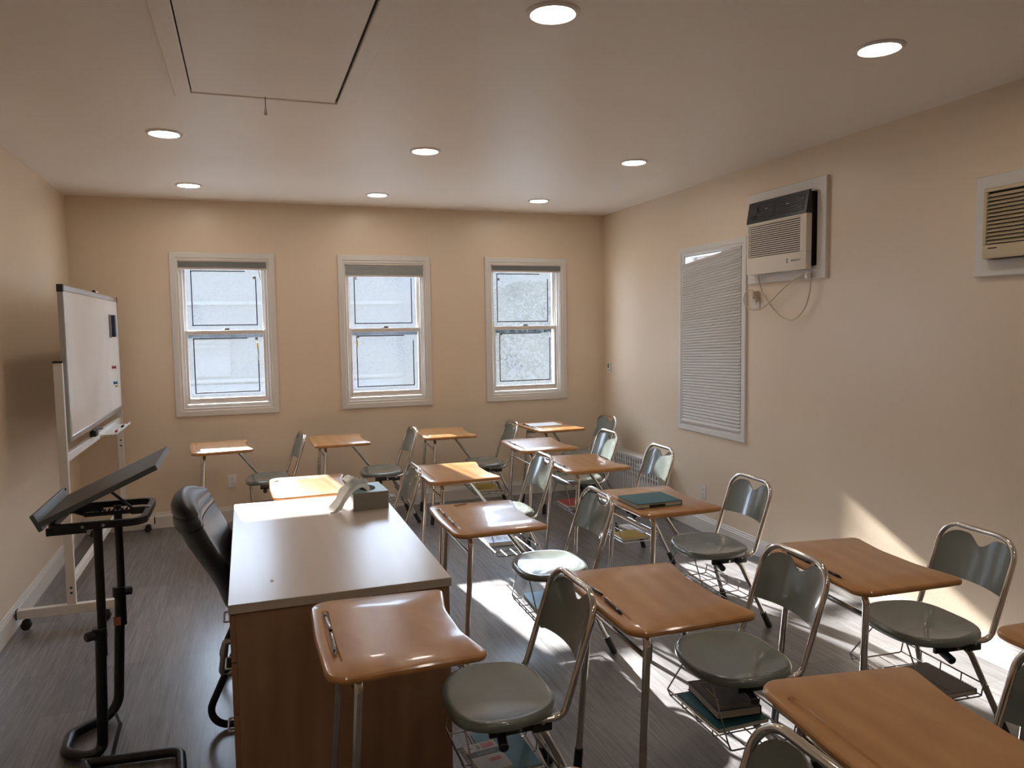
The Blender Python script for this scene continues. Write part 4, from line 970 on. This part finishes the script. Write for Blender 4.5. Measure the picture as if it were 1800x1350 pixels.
# ================================================================== AIR CONDITIONERS
def ac_frame(name, y0, y1, z0, z1, w, label, d1=0.024):
    fr_ = thing(name, label, 'frame', (RX((y0 + y1) / 2), (y0 + y1) / 2, (z0 + z1) / 2))
    ox, oy, oz = fr_.location
    bm = nb(); fn = lambda u, d_, z: Vector((RX(u) - d_ - ox, u - oy, z - oz)); ring_frame(bm, y0, y1, z0, z1, w, 0.0, d1, fn, step=False); obj('casing_board', bm, 'trim', fr_, ang=25)
    return fr_
ac_frame('wall_sleeve_frame', 3.754, 4.528, 1.926, 2.546, 0.082, 'white casing boards framing the black topped air conditioner')
a = thing('air_conditioner', 'white wall air conditioner with black top panel beside the blind', 'air conditioner', (RX(4.15) - 0.001, 4.148, 1.985), WROT)
hy = 0.300; X0 = -0.090
bm = nb(); bx(bm, -0.066, -0.002, -hy + 0.004, hy - 0.012, 0.020, 0.478, 0.003); obj('chassis', bm, 'ac_black', a)
bm = nb()   # sloped black control deck
loft(bm, [[Vector((-0.055, y, 0.345)), Vector((X0 - 0.004, y, 0.345)), Vector((X0 + 0.020, y, 0.486)), Vector((-0.055, y, 0.492))] for y in (-hy, hy)])
cd = obj('control_deck', bm, 'ac_black', a, smooth=False)
bm = nb()
for k in range(8):
    z = 0.368 + k * 0.0135; x = X0 - 0.004 + 0.024 * (z - 0.345) / 0.141
    bx(bm, x - 0.004, x + 0.004, -hy + 0.03, -0.012, z, z + 0.005); bx(bm, x - 0.004, x + 0.004, 0.008, 0.165, z, z + 0.005)
obj('air_louvre', bm, 'steel', cd, smooth=False)
bm = nb(); bx(bm, X0 + 0.002, X0 + 0.010, -0.125, -0.105, 0.425, 0.431, 0.001); bx(bm, X0 + 0.002, X0 + 0.010, 0.085, 0.105, 0.425, 0.431, 0.001); obj('louvre_tab', bm, 'plastic_white', cd)
bm = nb(); bx(bm, X0 + 0.003, X0 + 0.012, 0.190, 0.265, 0.410, 0.450, 0.002)
for i in range(3):
    for j in range(2): bx(bm, X0 - 0.004, X0 + 0.008, 0.195 + i * 0.022, 0.209 + i * 0.022, 0.366 + j * 0.016, 0.377 + j * 0.016, 0.001)
obj('button_panel', bm, 'steel', cd)
bm = nb()   # pale front with slots
XB = -0.048
bx(bm, X0, XB, -hy, hy, 0.0, 0.115, 0.004); bx(bm, X0, XB, hy - 0.020, hy, 0.115, 0.344, 0.003); bx(bm, X0, XB, -hy, -hy + 0.058, 0.115, 0.344, 0.003); bx(bm, X0, XB, -hy + 0.058, hy - 0.02, 0.332, 0.344)
ns = 16
for k in range(ns):
    z = 0.115 + (0.332 - 0.115) * (k + 0.62) / ns; bx(bm, X0 + 0.001, X0 + 0.008, -hy + 0.058, hy - 0.020, z - 0.0038, z + 0.0038, 0.001, 1)
gr = obj('slotted_front', bm, 'ac_white', a, ang=25)
bm = nb(); bx(bm, -0.070, -0.0665, -hy + 0.05, hy - 0.015, 0.11, 0.335); obj('slot_backing', bm, 'dark', gr, smooth=False)
bm = text_bm('FRIEDRICH', 0.017, 0.0004, 1.1); mt = Matrix(((0, 0, -1, X0 - 0.0005), (-1, 0, 0, -0.205), (0, 1, 0, 0.062), (0, 0, 0, 1)))
for v in bm.verts: v.co = mt @ v.co
bx(bm, X0 - 0.001, X0, -0.128, -0.120, 0.066, 0.078); bx(bm, X0 - 0.001, X0, -0.128, -0.120, 0.050, 0.063); obj('brand_lettering', bm, 'brown_band', gr, smooth=False)
# looped power cord, adapter and outlet
def RW(y, z, off): return Vector((RX(y) - off, y, z))
pc = [RW(4.369, 1.976, 0.05), RW(4.364, 1.927, 0.045), RW(4.310, 1.828, 0.04), RW(4.171, 1.709, 0.035), RW(4.033, 1.672, 0.035), RW(3.924, 1.734, 0.04), RW(3.870, 1.828, 0.045), RW(3.855, 1.922, 0.05), RW(3.880, 1.961, 0.052), RW(3.939, 1.952, 0.05), RW(4.092, 1.892, 0.045), RW(4.251, 1.798, 0.04), RW(4.369, 1.747, 0.04), RW(4.478, 1.756, 0.045), RW(4.532, 1.808, 0.05), RW(4.513, 1.873, 0.045), RW(4.448, 1.887, 0.04), RW(4.414, 1.858, 0.060)]
bm = nb(); sm = []
for i in range(len(pc) - 1):
    p0, p1, p2, p3 = pc[max(0, i - 1)], pc[i], pc[i + 1], pc[min(len(pc) - 1, i + 2)]
    for q in range(6):
        f = q / 6; sm.append(0.5 * ((2 * p1) + (p2 - p0) * f + (2 * p0 - 5 * p1 + 4 * p2 - p3) * f * f + (3 * p1 - p0 - 3 * p2 + p3) * f ** 3))
sm.append(pc[-1]); tube(bm, sm, 0.0048, 8)
cdo = obj('power_cord', bm, 'cord'); tag(cdo, 'ivory power cord looping below the air conditioner', 'cord')
bm = nb(); bx(bm, -0.014, 0.014, -0.012, 0.012, -0.018, 0.018, 0.004); p_ = obj('plug', bm, 'cord', cdo); p_.location = RW(4.414, 1.853, 0.054)
bm = nb(); c = RW(3.885, 1.952, 0.034); bx(bm, c.x - 0.022, c.x + 0.006, c.y - 0.014, c.y + 0.014, c.z - 0.025, c.z + 0.02, 0.004); tube(bm, [RW(3.880, 1.927, 0.05), RW(3.880, 1.957, 0.055), RW(3.860, 1.966, 0.05)], 0.006, 8); obj('cord_clip', bm, 'plastic_white', cdo)
def outlet(name, pos, axis, label, plug=False):
    t = thing(name, label, 'outlet', pos, axis, 'wall outlets')
    # local frame: plate in the x-z plane facing -y
    bm = nb(); bx(bm, -0.036, 0.036, -0.006, 0.0, -0.058, 0.058, 0.002); pl = obj('cover_plate', bm, 'plastic_white', t)
    bm = nb()
    for z in (-0.021, 0.021): prism(bm, [Vector((p.x, p.y)) for p in rrect(-0.0165, 0.0165, z - 0.0135, z + 0.0135, 0.008)], 0.006, 0.0078)
    for v in bm.verts: v.co = Vector((v.co.x, -v.co.z, v.co.y))
    so = obj('socket', bm, 'plastic_white', pl)
    bm = nb()
    for z in (-0.021, 0.021):
        for x in (-0.0065, 0.0065): bx(bm, x - 0.0012, x + 0.0012, -0.0082, -0.0075, z - 0.003, z + 0.006)
        bx(bm, -0.002, 0.002, -0.0082, -0.0075, z - 0.010, z - 0.0065)
    bx(bm, -0.002, 0.002, -0.0068, -0.0058, -0.002, 0.002); obj('slot', bm, 'ink', pl, smooth=False)
    return t
outlet('wall_outlet', (RX(5.10), 5.104, 0.322), -HP, 'white wall outlet low on the right wall')
outlet('wall_outlet', (-0.155, D, 0.350), 0, 'white wall outlet low on the back wall, behind the left desks')
o3 = outlet('wall_outlet', (RX(4.45), 4.450, 1.815), -HP, 'wall outlet with a plugged in adapter under the air conditioner')
ad_ = thing('plug_adapter', 'grey beige plug adapter in the outlet under the air conditioner', 'adapter', (RX(4.44) - 0.0075, 4.440, 1.835), -HP)
bm = nb(); bx(bm, -0.022, 0.022, -0.030, 0.0, -0.034, 0.042, 0.004); obj('housing', bm, 'cord', ad_)
bm = nb(); bx(bm, 0.002, 0.008, -0.0305, -0.0295, -0.012, 0.004); bx(bm, 0.012, 0.016, -0.0305, -0.0295, -0.012, 0.004); bx(bm, -0.004, 0.000, -0.0305, -0.0295, -0.012, 0.004); obj('socket_slot', bm, 'ink', ad_, smooth=False)
# second, older unit
ac_frame('wall_sleeve_frame', 1.856, 2.738, 1.862, 2.334, 0.078, 'white casing boards around the older beige air conditioner', 0.030)
a2 = thing('air_conditioner', 'older beige air conditioner with wide louvres, cut off at the right edge', 'air conditioner', (RX(2.30) - 0.001, 2.297, 1.940), WROT)
hy = 0.350
bm = nb(); bx(bm, -0.072, -0.002, -hy, hy, 0.0, 0.320, 0.004); obj('chassis', bm, 'dark', a2)
bm = nb(); bx(bm, -0.088, -0.072, -hy, hy, 0.0, 0.064, 0.004); bx(bm, -0.088, -0.072, -hy, hy, 0.306, 0.324, 0.003); bx(bm, -0.088, -0.072, hy - 0.018, hy, 0.064, 0.306, 0.003); bx(bm, -0.088, -0.072, -hy, -hy + 0.018, 0.064, 0.306, 0.003)
fr2 = obj('front_bezel', bm, 'ac_beige', a2, ang=25)
bm = nb()
for k in range(13):
    z = 0.076 + k * 0.0178
    loft(bm, [[Vector((-0.0885, y, z - 0.006)), Vector((-0.0865, y, z - 0.008)), Vector((-0.0725, y, z + 0.004)), Vector((-0.0725, y, z + 0.008))] for y in (-hy + 0.0185, hy - 0.0185)])
obj('louvre', bm, 'ac_beige', a2, smooth=False)
bm = nb(); bx(bm, -0.0888, -0.088, hy - 0.075, hy - 0.030, 0.044, 0.050); obj('maker_mark', bm, 'brown_band', fr2, smooth=False)

# ---- small plate near the corner
tp_ = thing('wall_thermostat', 'small white thermostat plate near the right back corner', 'thermostat', (RX(6.79), 6.790, 1.232), -HP)
bm = nb(); bx(bm, -0.040, 0.040, -0.014, 0.0, -0.052, 0.052, 0.003); obj('cover_plate', bm, 'plastic_white', tp_)
bm = nb(); tube(bm, [Vector((0.012 * math.cos(a), -0.0145, 0.018 + 0.020 * math.sin(a))) for a in [2 * PI * q / 16 for q in range(16)]], 0.004, 6, closed=True); bx(bm, -0.012, 0.012, -0.0145, -0.0135, -0.030, -0.022); obj('dial_ring', bm, 'ink', tp_)

# ---- convector cover
rd = thing('radiator_cover', 'pale metal radiator cover with slotted grille along the right wall', 'radiator', (RX(6.25) - 0.001, 6.250, 0), WROT)
y0, y1 = -0.650, 0.560; xf = -0.130; ht = 0.470
bm = nb(); bx(bm, xf + 0.012, -0.003, y0 + 0.004, y1 - 0.004, 0.04, ht - 0.012); obj('core', bm, 'dark', rd, smooth=False)
bm = nb(); bx(bm, xf - 0.002, -0.002, y0, y1, ht - 0.012, ht, 0.003); bx(bm, xf, -0.002, y0 - 0.002, y0 + 0.004, 0.0, ht - 0.012); bx(bm, xf, -0.002, y1 - 0.004, y1 + 0.002, 0.0, ht - 0.012); obj('casing', bm, 'rad', rd, ang=25)
bm = nb(); n = 26; step = (y1 - y0) / n; za, zb_ = 0.275, 0.445
bx(bm, xf, xf + 0.010, y0 + 0.004, y1 - 0.004, zb_, ht - 0.012)
for k in range(n + 1):
    y = y0 + k * step; bx(bm, xf, xf + 0.010, max(y0 + 0.004, y - step * 0.24), min(y1 - 0.004, y + step * 0.24), za, zb_)
for k in range(1, 4): z = za + (zb_ - za) * k / 4; bx(bm, xf + 0.0005, xf + 0.010, y0 + 0.004, y1 - 0.004, z - 0.006, z + 0.006)
obj('slotted_grille', bm, 'rad', rd, smooth=False)
bm = nb()
for k in range(n * 2):
    a_ = y0 + 0.004 + k * (y1 - y0 - 0.008) / (n * 2); w_ = (y1 - y0 - 0.008) / (n * 2); bx(bm, xf + (0.0 if k % 2 else 0.005), xf + 0.011, a_, a_ + w_, 0.045, za)
obj('ribbed_front', bm, 'rad', rd, smooth=False)
bm = nb(); cyl(bm, (-0.07, y0 - 0.045, 0.0), (-0.07, y0 - 0.045, 0.155), 0.011, 12); cyl(bm, (-0.07, y0 - 0.045, 0.15), (-0.07, y0 - 0.045, 0.215), 0.024, 14, bev=0.006); cyl(bm, (-0.07, y0 - 0.045, 0.215), (-0.07, y0 - 0.045, 0.245), 0.016, 14, bev=0.004); tube(bm, [(-0.07, y0 - 0.045, 0.16), (-0.07, y0, 0.16)], 0.012, 12); obj('valve', bm, 'steel', rd)

# ---- floor crumbs
for (x, y, lb) in ((1.225, 2.235, 'white paper crumb on the floor behind the nearest chair'), (1.31, 2.06, 'white paper crumb on the floor between the two foreground desks')):
    bm = nb(); bx(bm, x - 0.008, x + 0.008, y - 0.005, y + 0.005, 0.0, 0.005, 0.002); o = obj('paper_crumb', bm, 'paper'); tag(o, lb, 'paper scrap')

# ================================================================== OUTSIDE
bm = nb(); bx(bm, -30, 40, D + 0.5, 60, -3.2, -3.0); g = obj('outdoor_ground', bm, 'ground', smooth=False); g['kind'] = 'structure'
nh = thing('neighbour_house', 'pale sided house across the yard, seen through the left and middle back windows', 'house', (0, 16, -3.0))
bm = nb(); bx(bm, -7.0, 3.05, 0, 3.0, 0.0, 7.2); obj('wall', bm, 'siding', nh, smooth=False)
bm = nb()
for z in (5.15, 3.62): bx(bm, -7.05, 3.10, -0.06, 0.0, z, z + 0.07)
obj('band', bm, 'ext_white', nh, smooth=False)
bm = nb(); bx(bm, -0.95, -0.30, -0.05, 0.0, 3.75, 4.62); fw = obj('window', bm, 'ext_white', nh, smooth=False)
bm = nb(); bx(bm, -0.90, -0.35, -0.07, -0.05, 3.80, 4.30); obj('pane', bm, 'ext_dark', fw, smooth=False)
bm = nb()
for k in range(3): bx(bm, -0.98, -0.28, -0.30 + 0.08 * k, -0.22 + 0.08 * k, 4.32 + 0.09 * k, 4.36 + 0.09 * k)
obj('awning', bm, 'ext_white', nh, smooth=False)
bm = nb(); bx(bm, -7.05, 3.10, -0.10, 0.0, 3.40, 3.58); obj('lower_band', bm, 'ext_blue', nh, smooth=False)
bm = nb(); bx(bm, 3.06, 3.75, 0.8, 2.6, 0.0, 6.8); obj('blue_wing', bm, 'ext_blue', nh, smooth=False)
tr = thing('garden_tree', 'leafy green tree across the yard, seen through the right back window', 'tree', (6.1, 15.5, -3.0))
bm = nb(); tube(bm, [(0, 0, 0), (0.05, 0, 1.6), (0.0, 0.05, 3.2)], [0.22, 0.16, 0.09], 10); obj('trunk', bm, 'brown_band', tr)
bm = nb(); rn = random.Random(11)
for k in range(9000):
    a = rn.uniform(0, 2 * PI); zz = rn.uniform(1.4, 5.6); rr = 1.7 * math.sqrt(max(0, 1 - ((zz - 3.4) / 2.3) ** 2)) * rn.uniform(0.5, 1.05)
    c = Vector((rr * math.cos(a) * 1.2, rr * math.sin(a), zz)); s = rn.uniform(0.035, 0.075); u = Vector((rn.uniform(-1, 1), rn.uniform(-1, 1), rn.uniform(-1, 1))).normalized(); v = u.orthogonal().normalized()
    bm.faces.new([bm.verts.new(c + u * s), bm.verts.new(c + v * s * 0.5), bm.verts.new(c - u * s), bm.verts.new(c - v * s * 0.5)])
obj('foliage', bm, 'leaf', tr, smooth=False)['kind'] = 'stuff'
nh2 = thing('far_house', 'pale house far behind the tree', 'house', (4.0, 26, -3.0))
bm = nb(); bx(bm, 0.0, 9.0, 0, 4.0, 0.0, 8.0); obj('wall', bm, 'siding', nh2, smooth=False)
bm = nb(); bx(bm, -0.2, 9.2, -0.2, 4.2, 8.0, 8.3); obj('roof', bm, 'ext_dark', nh2, smooth=False)
